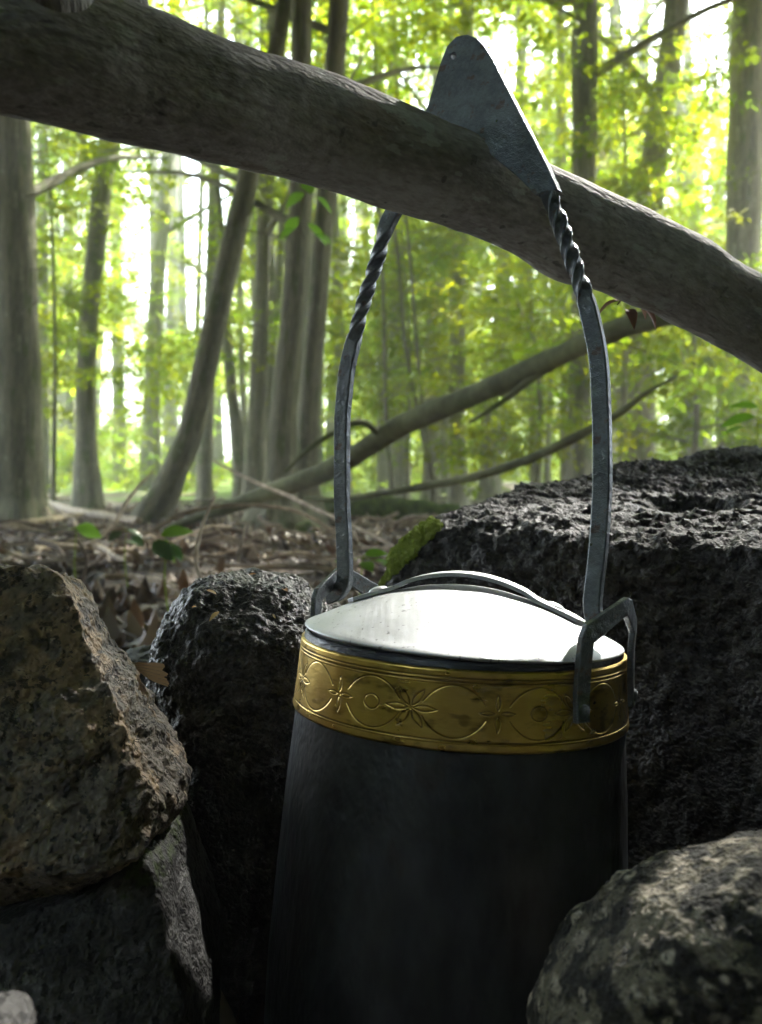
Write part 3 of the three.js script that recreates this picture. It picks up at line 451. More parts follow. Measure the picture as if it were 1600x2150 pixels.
tree('beech_tree', 'thick grey-brown trunk with a ridged root flare behind the tan boulder', 7.0, [[38, 1085, 128], [38, 1040, 100], [40, 900, 88], [36, 600, 84], [25, 240, 76]], { ...up, n: 300, seed: 1, flare: 1.5, roots: 0.35, mat: M.bark });
tree('beech_tree', 'straight mossy trunk beside the thick ridged trunk, its top behind the log', 10, [[183, 1050, 62], [180, 900, 43], [184, 700, 39], [205, 480, 40], [226, 300, 40]], { lo: 1.2, n: 330, seed: 2, mat: M.bark, roots: 0.2 });
tree('beech_tree', 'slim trunk hidden partly behind the straight mossy trunk', 18, [[146, 1005, 28], [145, 800, 26], [143, 500, 22], [140, 300, 20]], { lo: 0.8, n: 420, spread: 3, seed: 3 });
tree('beech_tree', 'upright trunk standing alone against the brightest gap', 15, [[318, 1000, 46], [318, 850, 34], [330, 600, 32], [350, 350, 30]], { lo: 1.5, n: 200, seed: 4, spread: 2.8 });
tree('beech_tree', 'strongly leaning trunk rising from the litter across the bright gap', 6.5, [[312, 1105, 84], [345, 1040, 66], [375, 970, 56], [402, 900, 51], [447, 700, 50], [487, 520, 48], [530, 330, 42], [570, 150, 36], [600, 0, 34]], { ...up, n: 240, seed: 5, flare: 1.2, mat: M.bark });
tree('young_tree', 'thin trunk crossing behind the strongly leaning one, tipped the other way', 11, [[505, 1010, 34], [490, 850, 26], [475, 690, 22], [468, 560, 20]], { lo: 2.2, n: 150, seed: 6, top: 8 });
tree('young_tree', 'very thin pole-like stem between the leaning trunk and the tree cluster', 13, [[515, 960, 14], [505, 700, 13], [503, 400, 14], [499, 50, 16]], { lo: 2.5, n: 120, seed: 7, top: 9, mat: M.bark });
tree('beech_tree', 'dark trunk at the near side of the mossy tree cluster', 9, [[533, 1020, 52], [540, 850, 37], [550, 600, 34], [558, 400, 30]], { lo: 3.2, n: 200, seed: 8, mat: M.bark });
tree('young_tree', 'slender stem slanting up between the dark trunk and the thick twin trunk', 11, [[550, 950, 20], [565, 800, 18], [582, 620, 16], [592, 450, 14]], { lo: 2.5, n: 130, seed: 9, top: 8 });
tree('beech_tree', 'thick pale twin trunk on a broad mossy root base', 6.2, [[585, 1108, 120], [588, 1040, 78], [592, 980, 64], [597, 850, 56], [620, 620, 53], [632, 400, 47], [633, 60, 44]], { ...up, n: 260, seed: 10, flare: 1.5, roots: 0.45 });
tree('beech_tree', 'second of the mossy-based twin trunks, curving away to one side', 6.4, [[640, 1095, 84], [643, 980, 48], [650, 850, 43], [668, 620, 44], [690, 350, 42], [708, 60, 42]], { ...up, n: 240, seed: 11, flare: 1.4, roots: 0.4 });
tree('young_tree', 'faint thin stem just beyond the curving twin trunk', 16, [[700, 1000, 15], [715, 600, 14], [722, 400, 14]], { lo: 0.8, n: 260, seed: 12 });
tree('sapling', 'thin black sapling stem seen close beside the left bail arm', 8, [[823, 1025, 11], [812, 900, 9], [804, 600, 8]], { lo: 1.8, n: 60, seed: 13, top: 4.5, spread: 1.2, mat: M.bark, limbs: 2 });
tree('sapling', 'dark sapling stem bending outward in the middle of the bail', 8, [[908, 1010, 15], [880, 880, 10], [850, 720, 8], [838, 560, 7]], { lo: 1.8, n: 60, seed: 14, top: 4.5, spread: 1.2, mat: M.bark, limbs: 2 });
tree('sapling', 'dark sapling stem sharing a foot with the bent one inside the bail', 8.1, [[912, 1008, 12], [893, 900, 10], [873, 700, 8], [866, 600, 8]], { lo: 1.9, n: 60, seed: 15, top: 4.5, spread: 1.2, mat: M.bark, limbs: 2 });
tree('young_tree', 'straight slim trunk standing close against a thicker one within the bail', 14, [[935, 1000, 30], [930, 800, 24], [932, 600, 24], [936, 470, 22]], { lo: 0.9, n: 330, spread: 2.8, seed: 16 });
tree('beech_tree', 'mid-sized trunk at the centre of the bail, root foot showing', 10, [[962, 1045, 48], [960, 900, 36], [963, 480, 32], [980, 60, 30]], { lo: 1.6, n: 260, seed: 17, mat: M.bark });
tree('young_tree', 'faint slim trunk right behind the centre trunk of the bail', 18, [[992, 1000, 20], [986, 700, 18], [984, 500, 18]], { lo: 0.6, n: 360, spread: 3, seed: 18 });
tree('beech_tree', 'pale-footed trunk tilting a little in the back of the bail opening', 13, [[1030, 992, 46], [1030, 850, 35], [1050, 700, 36], [1060, 520, 30]], { lo: 0.9, n: 330, spread: 2.8, seed: 19 });
tree('young_tree', 'thin trunk leaning over towards the twisted bail arm', 15, [[1040, 1000, 22], [1085, 700, 22], [1103, 540, 22]], { lo: 0.7, n: 330, spread: 2.8, seed: 20 });
tree('beech_tree', 'narrow dark trunk paired with a thick one by the straight bail arm', 11, [[1190, 1030, 28], [1188, 800, 25], [1184, 600, 24]], { lo: 1.5, n: 260, seed: 21, mat: M.bark });
tree('beech_tree', 'thick dark trunk standing right behind the straight bail arm', 8, [[1215, 1050, 74], [1217, 960, 54], [1219, 800, 48], [1222, 700, 46], [1226, 500, 50], [1228, 100, 54]], { lo: 2.2, n: 320, seed: 22, mat: M.bark });
tree('young_tree', 'reddish brown trunk showing between the bail arm and the diagonal pole', 14, [[1275, 990, 32], [1272, 800, 28], [1268, 620, 30]], { lo: 1.2, n: 320, spread: 2.8, seed: 23, mat: M.barkRed });
tree('beech_tree', 'stout mossy trunk rising behind the crest of the black rock', 8.5, [[1335, 1010, 78], [1340, 850, 66], [1345, 700, 62], [1368, 400, 54], [1415, 50, 48]], { lo: 1.9, n: 340, seed: 24, mat: M.bark });
tree('beech_tree', 'broad hazy trunk near the edge, highest over the black rock', 8.5, [[1550, 950, 82], [1545, 800, 74], [1560, 500, 72], [1570, 100, 70]], { lo: 1.6, n: 340, seed: 25, mat: M.bark });
tree('young_tree', 'thin dark stem above the log, next to the bail plate', 13, [[1150, 980, 14], [1160, 700, 12], [1166, 330, 11], [1170, 200, 10]], { lo: 1.5, n: 240, seed: 26, top: 9, mat: M.bark });
tree('young_tree', 'slight trunk in the bright gap beside the solitary upright one', 20, [[392, 975, 22], [386, 700, 17], [382, 480, 15]], { lo: 2.5, n: 160, spread: 3, seed: 27 });
tree('young_tree', 'pale sunlit trunk foot glowing between upright and leaning trunks', 24, [[358, 970, 36], [362, 850, 28], [368, 700, 22]], { lo: 3, n: 160, spread: 3, seed: 28, mat: M.bark });
tree('young_tree', 'brown trunk low behind the strongly leaning trunk', 20, [[458, 990, 28], [455, 850, 24], [450, 700, 20]], { lo: 2.5, n: 160, spread: 3, seed: 29, mat: M.bark });
// deep in the wood: the trunks no one could tell apart
{
  const r = rng(404); let made = 0, guard = 0;
  while (made < 140 && guard++ < 2500) {
    const d = 11 + 28 * Math.pow(r(), 1.25), x = -120 + 1840 * r(); if (x > 190 && x < 480 && r() < 0.4) continue;
    const w = (7 + 13 * r()) * 22 / d + 3, lean = (r() - 0.5) * 60; made++;
    tree('distant_tree', 'slender distant trunk among sunlit leaves deep in the wood', d, [[x, 985, w * 1.2], [x + lean * 0.4, 750, w], [x + lean, 350, w * 0.85]], { lo: 2.5, hi: 9, n: 55, spread: 3.4, seed: 60 + made, limbs: 2, back: 0, grp: 'far trees deep in the wood' });
  }
}
// young beeches with flat leafy tiers
function bushyTree(label, d, x, y0, tiers, seed, leaf = M.leaf) {
  const r = rng(seed), b = at(x, 1000, d), gy = groundY(b.x, b.z), g = group('young_beech', V3(b.x, gy, b.z)); tag(g, label, 'sapling');
  const h = b.y - gy + (1000 - y0) / F * d;
  mesh('trunk', limb([V3(0, -0.1, 0), V3(0.05, h * 0.5, 0), V3(-0.03, h, 0)], [0.03, 0.02, 0.008], { sides: 8, steps: 8, rough: 0.1, freq: 5 }), M.bark, g);
  const spots = [];
  for (let i = 0; i < tiers; i++) {
    const y = h * (0.25 + 0.72 * i / tiers), a = r() * 6.283, L = 0.5 + 0.8 * r(), e = V3(Math.cos(a) * L, y + 0.05 + 0.12 * r(), Math.sin(a) * L);
    mesh('limb', limb([V3(0, y, 0), e.clone().multiplyScalar(0.55).setY(y + 0.1), e], [0.009, 0.006, 0.002], { sides: 5, steps: 4, cap: false }), M.bark, g);
    for (let k = 0; k < 9; k++) { const t = 0.25 + 0.75 * r(); const p = V3(e.x * t + (r() - 0.5) * 0.35, lerp(y, e.y, t) + (r() - 0.5) * 0.08, e.z * t + (r() - 0.5) * 0.35); if (!inSunGap(p.clone().add(g.position), 0.3)) spots.push([p, 0.6 + 0.5 * r()]); }
  }
  const q = sprays('crown', spots, leaf, g, r, SPRAY[seed % 3]);
}
bushyTree('leafy young beech with flat tiers beneath the diagonal pole', 7.2, 1120, 640, 14, 301);
bushyTree('dark leafy sapling filling the space over the black rock crest', 5.8, 1445, 560, 16, 302, M.leaf);
bushyTree('leafy sapling cut by the frame edge above the black rock', 6.4, 1600, 620, 15, 303, M.leaf);
bushyTree('leafy sapling hazy against the light above the log', 8.2, 1300, 40, 26, 304);
bushyTree('green sapling between the thick ridged trunk and the straight mossy trunk', 9.5, 110, 200, 24, 305, M.leaf);
bushyTree('leafy sapling by the slim stems in the bail opening', 9.5, 850, 480, 16, 306);
// sunlit undergrowth at the wood's edge
{
  const r = rng(55), spots = [];
  for (let i = 0; i < 5200; i++) { const d = 13 + 34 * Math.pow(r(), 0.8), x = (-0.55 + 1.1 * r()) * d, z = -d, y = groundY(x, z) + Math.pow(r(), 2) * (0.5 + 2.2 * smooth(d, 24, 44)); const p = V3(x, y, z); if (d < 30 && fbm(x * 0.4, 2, z * 0.4, 2) < 0.0) continue; if (inGap(p, r)) continue; spots.push([p, 0.9 + 0.9 * r()]); }
  tag(sprays('undergrowth', spots, M.leaf, null, r, SPRAY[1]), 'sunlit yellow-green undergrowth along the far edge of the wood', 'undergrowth', null, 'stuff');
}
{
  const r = rng(66), low = [], high = [];
  for (let i = 0; i < 29000; i++) { const d = 14 + 22 * r(), x = (-0.58 + 1.16 * r()) * d, y = groundY(x, -d) + 0.15 + 4.6 * Math.pow(r(), 1.3), p = V3(x, y, -d); if (fbm(x * 0.45, y * 0.7, d * 0.45, 3) < 0.05 || (inGap(p, r) && r() < 0.75)) continue; low.push([p, 0.9 + 0.7 * r()]); }
  for (let i = 0; i < 11500; i++) { const d = 9 + 8 * r(), x = (-0.56 + 1.12 * r()) * d, y = d * (0.14 + 0.46 * r()), p = V3(x, y, -d); if (fbm(x * 0.6, y * 1.1, d * 0.6, 3) < 0.10 || inGap(p, r) || inSunGap(p)) continue; high.push([p, 0.75 + 0.6 * r()]); }
  tag(sprays('shrub_layer', low, M.leaf, null, r, SPRAY[2]), 'sunlit shrub leaves glowing low between the far trunks', 'foliage', null, 'stuff');
  tag(sprays('woodland_foliage', high, M.leaf, null, r, SPRAY[1]), 'lower boughs of the wood filling the space between trunks', 'foliage', null, 'stuff');
}
// the roof of leaves that shades the pit, open towards the sun
{
  const r = rng(91), spots = [];
  for (let i = 0; i < 33000; i++) {
    const a = r() * 6.283, rr = 14 * Math.sqrt(r()), p = V3(Math.cos(a) * rr, 4.0 + 5.5 * r(), Math.sin(a) * rr + 3);
    const az = Math.atan2(p.x, -p.z), v = p.clone().sub(camera.position), ahead = Math.abs(az) < 1.25;
    if (!ahead && rr > 3 && r() < 0.55) p.y = 0.2 + 8 * r();
    if (v.z < -0.5 && v.y / -v.z < 0.68 && Math.abs(v.x / v.z) < 0.56) continue;
    const fall = p.y / sunDir.y, gx = p.x - sunDir.x * fall, gz = p.z - sunDir.z * fall;   // where its shadow falls
    if (gz < -1.9 && r() < (gz < -4 ? 0.9 : 0.62)) continue;
    const gd = sunDist(p); if (gd < 0.235) continue; if (p.clone().sub(camera.position).normalize().dot(SKYGAP) > 0.972) continue; if (fbm(p.x * 0.35, p.y * 0.3, p.z * 0.35, 2) < -0.38) continue;
    if (p.distanceTo(camera.position) < 1.8) continue; if (gd < 1.5) { for (let k = 0; k < 11; k++) { const q = p.clone().add(V3(r() - 0.5, r() - 0.5, r() - 0.5).multiplyScalar(0.5)); if (sunDist(q) > 0.23) spots.push([q, 0.55]); } } else spots.push([p, 1.1 + 0.8 * r()]);
  }
  tag(sprays('leaf_canopy', spots, new THREE.MeshStandardMaterial({ color: M.leaf.color, roughness: 0.8, side: THREE.DoubleSide }), null, r, sprayGeo(9, 6, 0.7, 0.2)), 'roof of beech leaves over the pit', 'canopy', null, 'stuff');
}

// ------------------------------------------------------------------ fallen poles and branches
function poly(name, label, cat, list, mat, grp, extra = [], opt = {}) { // list: [px, py, depth, width px]
  const o = at(list[0][0], list[0][1], list[0][2]), g = group(name, o); tag(g, label, cat, grp);
  const mk = (l) => limb(l.map(([x, y, d]) => at(x, y, d).sub(o)), l.map(([, , d, w]) => w / 2 / F * d), { sides: 12, steps: 8, rough: 0.16, freq: 9, ...opt });
  mesh('stem', mk(list), mat, g); for (const e of extra) mesh('side_branch', mk(e), mat, g); return g;
}
poly('fallen_pole', 'long fallen pole slanting up behind the bail to the log', 'fallen trunk', [[330, 1118, 5.6, 10], [420, 1085, 5.5, 20], [500, 1058, 5.3, 30], [600, 1022, 5.0, 38], [700, 982, 4.7, 43], [850, 890, 4.3, 46], [1000, 828, 3.9, 46], [1200, 735, 3.4, 46], [1300, 690, 3.2, 47], [1430, 655, 3.0, 43], [1560, 615, 2.85, 40], [1750, 540, 2.65, 36]], M.mossBark, null,
  [[[800, 915, 4.4, 14], [765, 888, 4.35, 15], [735, 892, 4.3, 14], [690, 915, 4.3, 12], [640, 950, 4.35, 10], [600, 990, 4.4, 7]], [[1180, 748, 3.45, 22], [1110, 800, 3.6, 17], [1050, 846, 3.7, 12], [985, 888, 3.8, 8]]]);
poly('fallen_branch', 'thin dark dead branch low inside the bail, under the long pole', 'branch', [[640, 1046, 4.6, 8], [720, 1048, 4.4, 12], [800, 1036, 4.2, 14], [900, 1020, 4.0, 17], [1000, 1000, 3.8, 19], [1100, 968, 3.6, 20], [1200, 922, 3.4, 20], [1300, 868, 3.2, 17], [1350, 830, 3.1, 12], [1420, 790, 3.0, 6]], M.mossBark);
const g2 = (px, py, lift = 0.055) => onGround(px, py, lift).sub(camera.position).dot(cF);
function stick(label, list, mat = M.twig, grp, name = 'fallen_stick') { return poly(name, label, 'stick', list.map(([x, y, w, dy]) => [x, y, dy ?? g2(x, y), w * 1.35]), mat, grp, [], { sides: 8, rough: 0.2, freq: 14 }); }
stick('pale bare stick lying beside the thick ridged trunk foot', [[78, 1050, 14], [161, 1077, 17], [220, 1086, 16], [292, 1094, 12]], M.twigPale);
stick('grey stick running in from the frame edge before the ridged trunk', [[-60, 1112, 12], [40, 1100, 12], [112, 1090, 11], [182, 1080, 8]], M.twig);
stick('grey forked bough lying behind the tan boulder', [[70, 1152, 9], [130, 1148, 11], [187, 1147, 12], [240, 1168, 9], [280, 1188, 5]], M.twigPale);
stick('thin branch curving up from the forked bough', [[187, 1146, 9, 2.6], [215, 1122, 8, 2.65], [240, 1098, 8, 2.7], [262, 1060, 7, 2.8], [290, 1022, 5, 2.9], [322, 990, 3, 3.0]], M.twig, null, 'dead_branch');
stick('pale curved twig standing upright behind the soot-black rock', [[428, 1222, 7, 1.55], [413, 1190, 6.5, 1.6], [414, 1148, 6, 1.62], [428, 1095, 5.5, 1.66], [452, 1042, 4, 1.7]], M.twigPale, null, 'standing_twig');
stick('short grey twig standing in the litter under the mossy twin trunks', [[500, 1180, 5, 2.2], [505, 1150, 5, 2.2], [516, 1102, 4, 2.25]], M.twig, null, 'standing_twig');
stick('slanted twig poking up before the mossy root base', [[578, 1162, 4, 2.5], [568, 1142, 4, 2.5], [557, 1122, 3, 2.55]], M.twig, null, 'standing_twig');
stick('bleached stick with a bright top behind the soot-black rock', [[218, 1210, 8], [270, 1210, 9], [325, 1217, 9], [372, 1232, 6]], M.twigPale);
stick('dark upright dead stem behind the edge of the tan boulder', [[166, 1260, 7, 1.7], [174, 1215, 7, 1.72], [182, 1180, 6, 1.74], [176, 1155, 5, 1.75], [164, 1136, 4, 1.76]], M.twigDark, null, 'standing_twig');
stick('long thin tan stick dropping diagonally behind the bail arm', [[448, 968, 4, 4.0], [535, 1012, 6, 3.7], [620, 1048, 7, 3.4], [700, 1086, 7, 3.1], [790, 1128, 6, 2.8], [850, 1160, 4, 2.6]], M.twigPale, null, 'dead_branch');
stick('bowed thin branch arching before the mossy twin trunks', [[315, 1118, 5, 3.9], [345, 1098, 6, 3.9], [375, 1081, 7, 3.9], [430, 1068, 7, 3.9], [490, 1061, 6, 3.9], [600, 1068, 6, 3.8], [660, 1090, 5, 3.7], [708, 1122, 4, 3.6]], M.twig, null, 'dead_branch');
{
  const r = rng(606);
  for (let i = 0; i < 150; i++) {
    const px = r() < 0.7 ? 10 + 780 * r() : 640 + 480 * r(), py = 1048 + 165 * Math.pow(r(), 1.2), c = onGround(px, py, 0.02), a = r() * 6.283, L = (0.15 + 0.75 * r() * r()) * (0.5 + 0.22 * -c.z), dx = Math.cos(a) * L, dz = Math.sin(a) * L * 0.8, w = (0.004 + 0.0085 * r() * r()) * (0.5 + 0.22 * -c.z);
    const pts = [-1, -0.3, 0.35, 1].map((t) => { const x = c.x + dx * t / 2 + (r() - 0.5) * 0.06 * L, z = c.z + dz * t / 2; return V3(x, groundY(x, z) + 0.035 + 0.10 * r() * r(), z).sub(c); });
    const g = group('dry_twig', c); tag(g, 'dry twig among many lying on the leaf litter', 'twig', 'twigs strewn on the litter');
    mesh('stem', limb(pts, [w, w * 0.9, w * 0.75, w * 0.4], { sides: 6, steps: 4, rough: 0.2, freq: 20 }), [M.twig, M.twigPale, M.twigDark, M.twig][i % 4], g);
    if (i % 2) { const s = pts[1], e = s.clone().add(V3((r() - 0.5) * L * 0.5, 0.03 + 0.06 * r(), (r() - 0.5) * L * 0.5)); mesh('side_twig', limb([s, s.clone().lerp(e, 0.5), e], [w * 0.6, w * 0.5, w * 0.25], { sides: 5, steps: 3 }), M.twig, g); }
  }
}
{ // mossy log far inside the bail, with ground moss
  const o = onGround(760, 1085, 0.05), g = group('mossy_log', o); tag(g, 'low moss-covered rotten log on the ground beyond the soot-black rock', 'log');
  const mossTex = tex(256, (u, v) => mix3([0.03, 0.05, 0.01], [0.13, 0.19, 0.03], clamp(0.5 + 0.7 * P1(u, v, 10, 5), 0, 1)), true); mossTex.repeat.set(4, 4);
  M.moss = new THREE.MeshStandardMaterial({ map: mossTex, bumpMap: blot, bumpScale: 0.02, roughness: 1 });
  mesh('trunk', limb([V3(-0.5, 0.02, 0.1), V3(-0.1, 0.06, 0), V3(0.3, 0.05, -0.05), V3(0.75, 0.02, -0.1)], [0.08, 0.1, 0.095, 0.06], { sides: 20, steps: 8, rough: 0.35, freq: 7 }), M.moss, g);
  const m2 = rockOutline([[600, 1130], [625, 1098], [650, 1092], [680, 1110], [700, 1135], [650, 1145]], 5.6, 0.10, { detail: 20, amp: 0.02, freq: 8 }); const k = mesh('moss_mound', (m2.g.computeVertexNormals(), boxUV(m2.g, 1)), M.moss); k.position.copy(m2.c); tag(k, 'green moss mound on the roots of the twin trunks', 'moss');
}

// ------------------------------------------------------------------ litter and small plants
{
  const r = rng(808), COL = [[0.20, 0.125, 0.07], [0.14, 0.08, 0.045], [0.25, 0.19, 0.125], [0.11, 0.07, 0.045], [0.20, 0.10, 0.045], [0.30, 0.25, 0.20], [0.075, 0.055, 0.04]];
  M.deadLeaf = new THREE.MeshPhysicalMaterial({ color: 0xffffff, roughness: 0.6, transmission: 0.18, thickness: 0, side: THREE.DoubleSide });
  const shapes = [leafGeo(1, 0.62, 0.5, 0.5, 5), leafGeo(1, 0.55, -0.4, -0.6, 5), leafGeo(1, 0.66, 0.15, 0.9, 5)];
  const place = (x, z, s, rr, lift) => { const q = new THREE.Quaternion().setFromEuler(new THREE.Euler((rr() - 0.5) * 1.5, rr() * 6.283, (rr() - 0.5) * 1.3)); return new THREE.Matrix4().compose(V3(x, groundY(x, z) + 0.004 + lift, z), q, V3(s, s, s)); };
  const lists = [[], [], []];
  for (let i = 0; i < 42000; i++) { const d = 0.55 + 11 * Math.pow(r(), 1.7), x = d * (-0.62 + 1.15 * r()), z = -d; if (d < 0.75 && x > -0.1) continue; if (d > 1.4 && fbm(x * 1.1, 4, z * 1.1, 3) < -0.02 && r() < 0.85) continue; lists[i % 3].push(place(x, z, 0.03 + 0.045 * r(), r, 0.022 * r() * r())); }
  lists.forEach((l, k) => { const m = new THREE.InstancedMesh(shapes[k], M.deadLeaf, l.length), c = new THREE.Color(); l.forEach((q, i) => { m.setMatrixAt(i, q); const b = COL[Math.floor(r() * COL.length)], v = 0.4 + 0.55 * r(); c.setRGB(b[0] * v, b[1] * v, b[2] * v); m.setColorAt(i, c); }); m.name = numbered('leaf_litter'); m.castShadow = m.receiveShadow = true; tag(m, ['brown dead leaves strewn over the wood floor', 'curled russet dead leaves strewn over the wood floor', 'dry tan dead leaves strewn over the wood floor'][k], 'leaf litter', null, 'stuff'); scene.add(m); });
  // the nearest leaves, one by one
  const mats = COL.map((c) => new THREE.MeshPhysicalMaterial({ color: new THREE.Color().setRGB(c[0] * 1.1, c[1] * 1.1, c[2] * 1.1), roughness: 0.55, transmission: 0.2, thickness: 0, side: THREE.DoubleSide }));
  for (let i = 0; i < 60; i++) {
    const px = 200 + 210 * r(), py = 1225 + 170 * r(); const p = onGround(px, py, 0.02), m = mesh('dead_leaf', shapes[i % 3], mats[i % mats.length]); m.applyMatrix4(place(p.x, p.z, 0.05 + 0.035 * r(), r, 0.012 + 0.02 * r())); tag(m, 'dead leaf lying in the litter between the tan boulder and soot-black rock', 'leaf', 'dead leaves between the two rocks');
  }
}
// the tan leaf with a torn end between the rocks
{
  const o = at(306, 1412, 0.57), g = group('dry_leaf', o); tag(g, 'dry tan leaf with raised veins wedged between tan boulder and soot-black rock', 'leaf');
  const A = [[-42, 20], [-30, -16], [10, -19], [40, -12], [32, 0], [46, 10], [48, 26], [10, 30], [-14, 24]], k = 0.57 / F, pos = [], n = 9, idx = [];
  const tip = [-44, -18];
  // fan-shaped half blade pleated along its veins
  const U = 14, Vn = 8; for (let i = 0; i <= U; i++) for (let j = 0; j <= Vn; j++) { const t = i / U, s = j / Vn, ax = lerp(40, 50, t) - 7 * Math.abs(noise3(t * 7, 1, 5)), ay = lerp(-20, 34, t), bx = lerp(tip[0], ax + 3 * Math.sin(t * 19), s), by = lerp(tip[1], ay, s) + 10 * Math.sin(Math.PI * s) * (t - 0.2), ple = 1.3 * Math.abs(((t * 5) % 1) - 0.5) * s + 0.9 * noise3(t * 3, s * 3, 8); pos.push(bx * k, -by * k + ple * k * 2, (s * 8 - 20 * t + ple * 3) * k); }
  for (let i = 0; i < U; i++) for (let j = 0; j < Vn; j++) { const a = i * (Vn + 1) + j; idx.push(a, a + 1, a + Vn + 1, a + 1, a + Vn + 2, a + Vn + 1); }
  const q = new THREE.BufferGeometry(); q.setAttribute('position', new THREE.Float32BufferAttribute(pos, 3)); q.setIndex(idx); q.computeVertexNormals();
  mesh('blade', q, new THREE.MeshPhysicalMaterial({ color: new THREE.Color().setRGB(0.40, 0.28, 0.155), roughness: 0.75, transmission: 0.2, thickness: 0, side: THREE.DoubleSide }), g);
  for (let i = 0; i <= 5; i++) { const t = i / 5, ax = lerp(39, 49, t), ay = lerp(-19, 33, t); mesh('vein', limb([V3(tip[0] * k, -tip[1] * k + 0.0003, 0), V3(lerp(tip[0], ax, 0.5) * k, -(lerp(tip[1], ay, 0.5) + 10 * (t - 0.2)) * k + 0.0008, (4 - 20 * t + 3) * k), V3(ax * k, -ay * k + 0.001, (8 - 20 * t + 4) * k)], [0.0003, 0.00025, 0.00015], { sides: 5, steps: 4 }), M.twig, g); }
}
// scraps on the rocks
{
  const bits = [[1160, 0], [445, 1245, 0.70, 26, 'tan leaf scrap near the shoulder of the soot-black rock'], [598, 1248, 0.70, 30, 'brown leaf scrap on the glittering top of the soot-black rock'], [455, 1290, 0.65, 34, 'thin tan needle of leaf lying on the face of the soot-black rock'], [530, 1212, 0.72, 16, 'small orange leaf crumb at the peak of the soot-black rock'], [576, 1305, 0.64, 14, 'pale crumb beside the lid edge on the soot-black rock'], [412, 1280, 0.67, 18, 'rust-coloured leaf crumb in a dent of the soot-black rock']];
  const col = [[0.45, 0.30, 0.13], [0.30, 0.15, 0.07], [0.45, 0.30, 0.10], [0.5, 0.22, 0.07], [0.5, 0.38, 0.2], [0.42, 0.2, 0.04]], sh = leafGeo(1, 0.34, 0.35, 0.2, 5);
  bits.slice(1).forEach(([x, y, d, w, label], i) => { const rk = scene.children.find((o) => /soot-black rock with/.test(o.userData.label || '')); rk.updateMatrixWorld(true); const rc = new THREE.Raycaster(camera.position.clone(), ray(x, y).normalize()); const hit = rc.intersectObject(rk, false)[0]; const m = mesh('leaf_scrap', sh, new THREE.MeshStandardMaterial({ color: new THREE.Color().setRGB(...col[i]), roughness: 0.6, side: THREE.DoubleSide })); const p = hit ? hit.point : at(x, y, d); const s = w / F * d; m.scale.setScalar(s); m.rotation.set(0.5, i * 2.1, -0.3 + 0.2 * i); m.position.copy(p).add(V3(0, 0.0025, 0.002)); m.position.x -= s * 0.4 * Math.cos(i * 2.1); tag(m, label, 'leaf scrap'); });
}
function plant(label, px, py, depth, leaves, matList, seed) {
  const p = at(px, py, depth), gy = groundY(p.x, p.z), g = group('seedling', V3(p.x, gy, p.z)), r = rng(seed); tag(g, label, 'seedling');
  const top = V3(0, p.y - gy, 0); mesh('stem', limb([V3(0.01, -0.02, 0), top.clone().multiplyScalar(0.5).add(V3(-0.006, 0, 0)), top], [0.0022, 0.0018, 0.0012], { sides: 6, steps: 5 }), M.leaf, g);
  leaves.forEach(([dx, dy, len, yaw, pit, roll, mi]) => { const q = mesh('leaf', leafGeo(len, len * 0.62, 0.18, 0.25, 8), matList[mi], g); const b = top.clone().add(V3(dx / F * depth, -dy / F * depth, 0)); q.position.copy(b); q.rotation.set(roll, yaw, pit, 'YXZ'); mesh('leaf_stalk', limb([top, b.clone().lerp(top, 0.5).add(V3(0, 0.004, 0)), b], [0.001, 0.001, 0.0008], { sides: 5, steps: 3 }), M.leaf, g); });
}
M.gloss = new THREE.MeshPhysicalMaterial({ color: new THREE.Color().setRGB(0.10, 0.18, 0.07), roughness: 0.28, transmission: 0.25, thickness: 0, side: THREE.DoubleSide });
M.fresh = leafMat([0.20, 0.40, 0.03], 0.5);
plant('green seedling with one glossy pale leaf by the foot of the leaning trunk', 350, 1135, 2.3, [[-12, -10, 0.085, 0.5, 0.35, 0.5, 1], [-28, 2, 0.075, -1.0, -0.6, 0.6, 0], [2, 6, 0.06, -0.6, -0.8, 0.4, 0], [14, 10, 0.05, 0.4, -0.7, 0.2, 1], [-8, 28, 0.045, -0.4, -0.3, 0, 1]], [M.gloss, M.fresh], 1);
plant('seedling with a single bright leaf above the forked bough', 160, 1110, 2.5, [[0, -4, 0.075, -0.2, -0.5, 0.9, 1], [-10, 2, 0.07, 2.9, 0.1, 0.1, 0]], [M.gloss, M.fresh], 2);
plant('low seedling with grey-green leaves in front of the leaning trunk foot', 265, 1112, 2.9, [[0, 0, 0.06, 0.2, -0.3, 0.3, 0], [-10, 3, 0.06, 2.6, -0.5, 0.4, 0], [12, 12, 0.06, -0.7, -0.5, 0.3, 0], [-2, 24, 0.05, 0.4, -0.2, 0.2, 0]], [M.gloss, M.fresh], 3);
plant('bright green seedling by the hook of the bail arm', 762, 1172, 1.9, [[-20, 4, 0.045, 2.8, 0.1, 0.2, 1], [4, -6, 0.05, 0.3, 0.3, 0.6, 1], [22, 6, 0.05, 0.2, 0, 0.2, 1], [0, 8, 0.05, -1.2, -0.1, 0.2, 1], [38, 12, 0.05, -0.2, -0.1, 0.3, 1]], [M.gloss, M.fresh], 4);
plant('fresh green leaves at the frame edge over the black rock crest', 1592, 905, 1.9, [[-6, -30, 0.075, 2.7, -0.1, 0.4, 1], [-30, -8, 0.06, 2.9, -0.2, 0.2, 1], [0, -48, 0.06, 2.9, 0.3, 0.3, 1]], [M.gloss, M.fresh], 5);
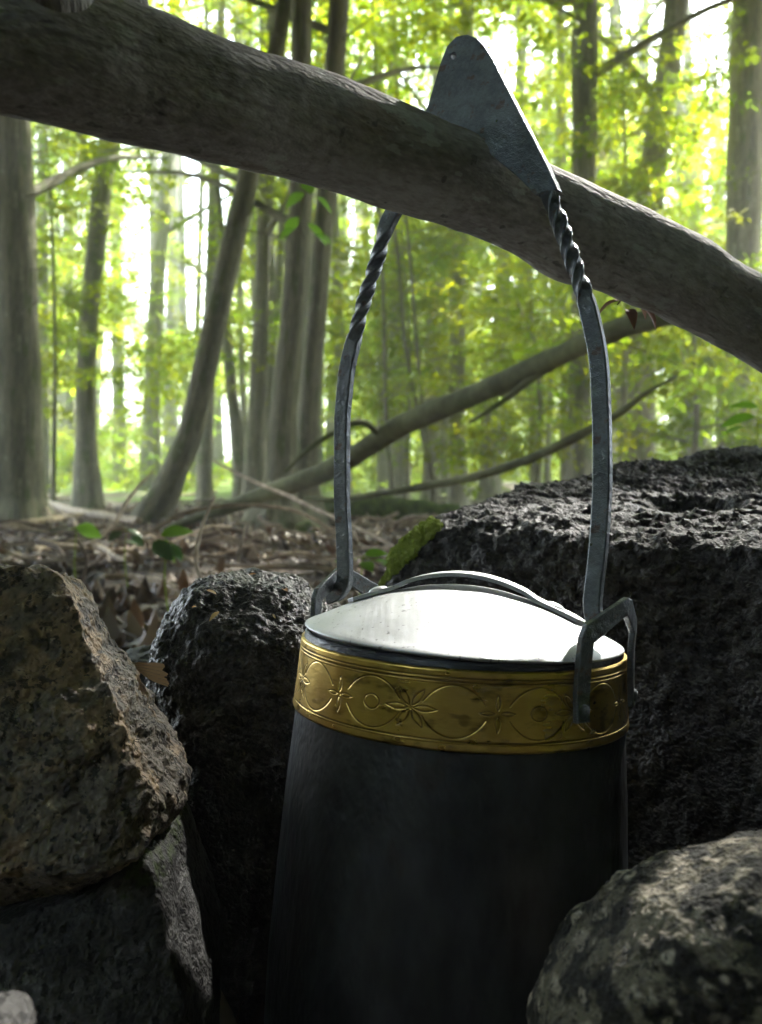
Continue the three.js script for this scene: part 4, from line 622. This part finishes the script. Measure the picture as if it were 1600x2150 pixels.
{ // maple-like twig hanging in front of the twin trunks, from the tree's own bough above
  const o = at(655, 330, 3.2), g = group('leafy_twig', o), r = rng(17); tag(g, 'drooping twig of fresh green leaves in front of the thick twin trunk', 'twig');
  const P = (x, y, d = 3.2) => at(x, y, d).sub(o);
  mesh('stem', limb([P(760, 120, 4.6), P(700, 240, 3.6), P(660, 340), P(640, 410), P(628, 470), P(640, 500)], [0.006, 0.005, 0.003, 0.0025, 0.002, 0.001], { sides: 6, steps: 5 }), M.twigDark, g);
  [[655, 370, 0.075, 0.4], [640, 405, 0.085, 2.8], [665, 415, 0.08, 0.1], [628, 455, 0.085, 2.5], [645, 470, 0.1, 0.3], [660, 490, 0.08, -0.6], [618, 478, 0.07, 2.9], [640, 385, 0.07, -1.2]].forEach(([x, y, L, yaw]) => { const q = mesh('leaf', leafGeo(L, L * 0.75, 0.15, 0.3, 8), M.fresh, g); q.position.copy(P(x, y)); q.rotation.set(0.5 * (r() - 0.3), yaw, -0.25 - 0.4 * r(), 'YXZ'); });
}
{ // dead leaves caught under the log
  const o = at(1312, 640, 0.66), g = group('dead_leaf_cluster', o), r = rng(29); tag(g, 'few curled dead leaves and a twig hanging under the log', 'leaf cluster');
  const P = (x, y, d = 0.66) => at(x, y, d).sub(o);
  mesh('stem', limb([P(1322, 600, 0.65), P(1318, 622), P(1304, 630), P(1296, 640)], [0.0012, 0.001, 0.0008, 0.0005], { sides: 5, steps: 4 }), M.twigDark, g);
  const dm = new THREE.MeshPhysicalMaterial({ color: new THREE.Color().setRGB(0.13, 0.065, 0.04), roughness: 0.8, transmission: 0.1, thickness: 0, side: THREE.DoubleSide });
  [[1300, 632, 0.018, 2.6], [1322, 628, 0.02, 0.4], [1335, 640, 0.022, -0.2], [1345, 648, 0.018, 0.2], [1318, 650, 0.015, -1.4]].forEach(([x, y, L, yaw]) => { const q = mesh('leaf', leafGeo(L, L * 0.6, 0.5, 0.8, 6), dm, g); q.position.copy(P(x, y)); q.rotation.set(r() * 1.5, yaw, -0.5 * r()); });
}

renderer.render(scene, camera);
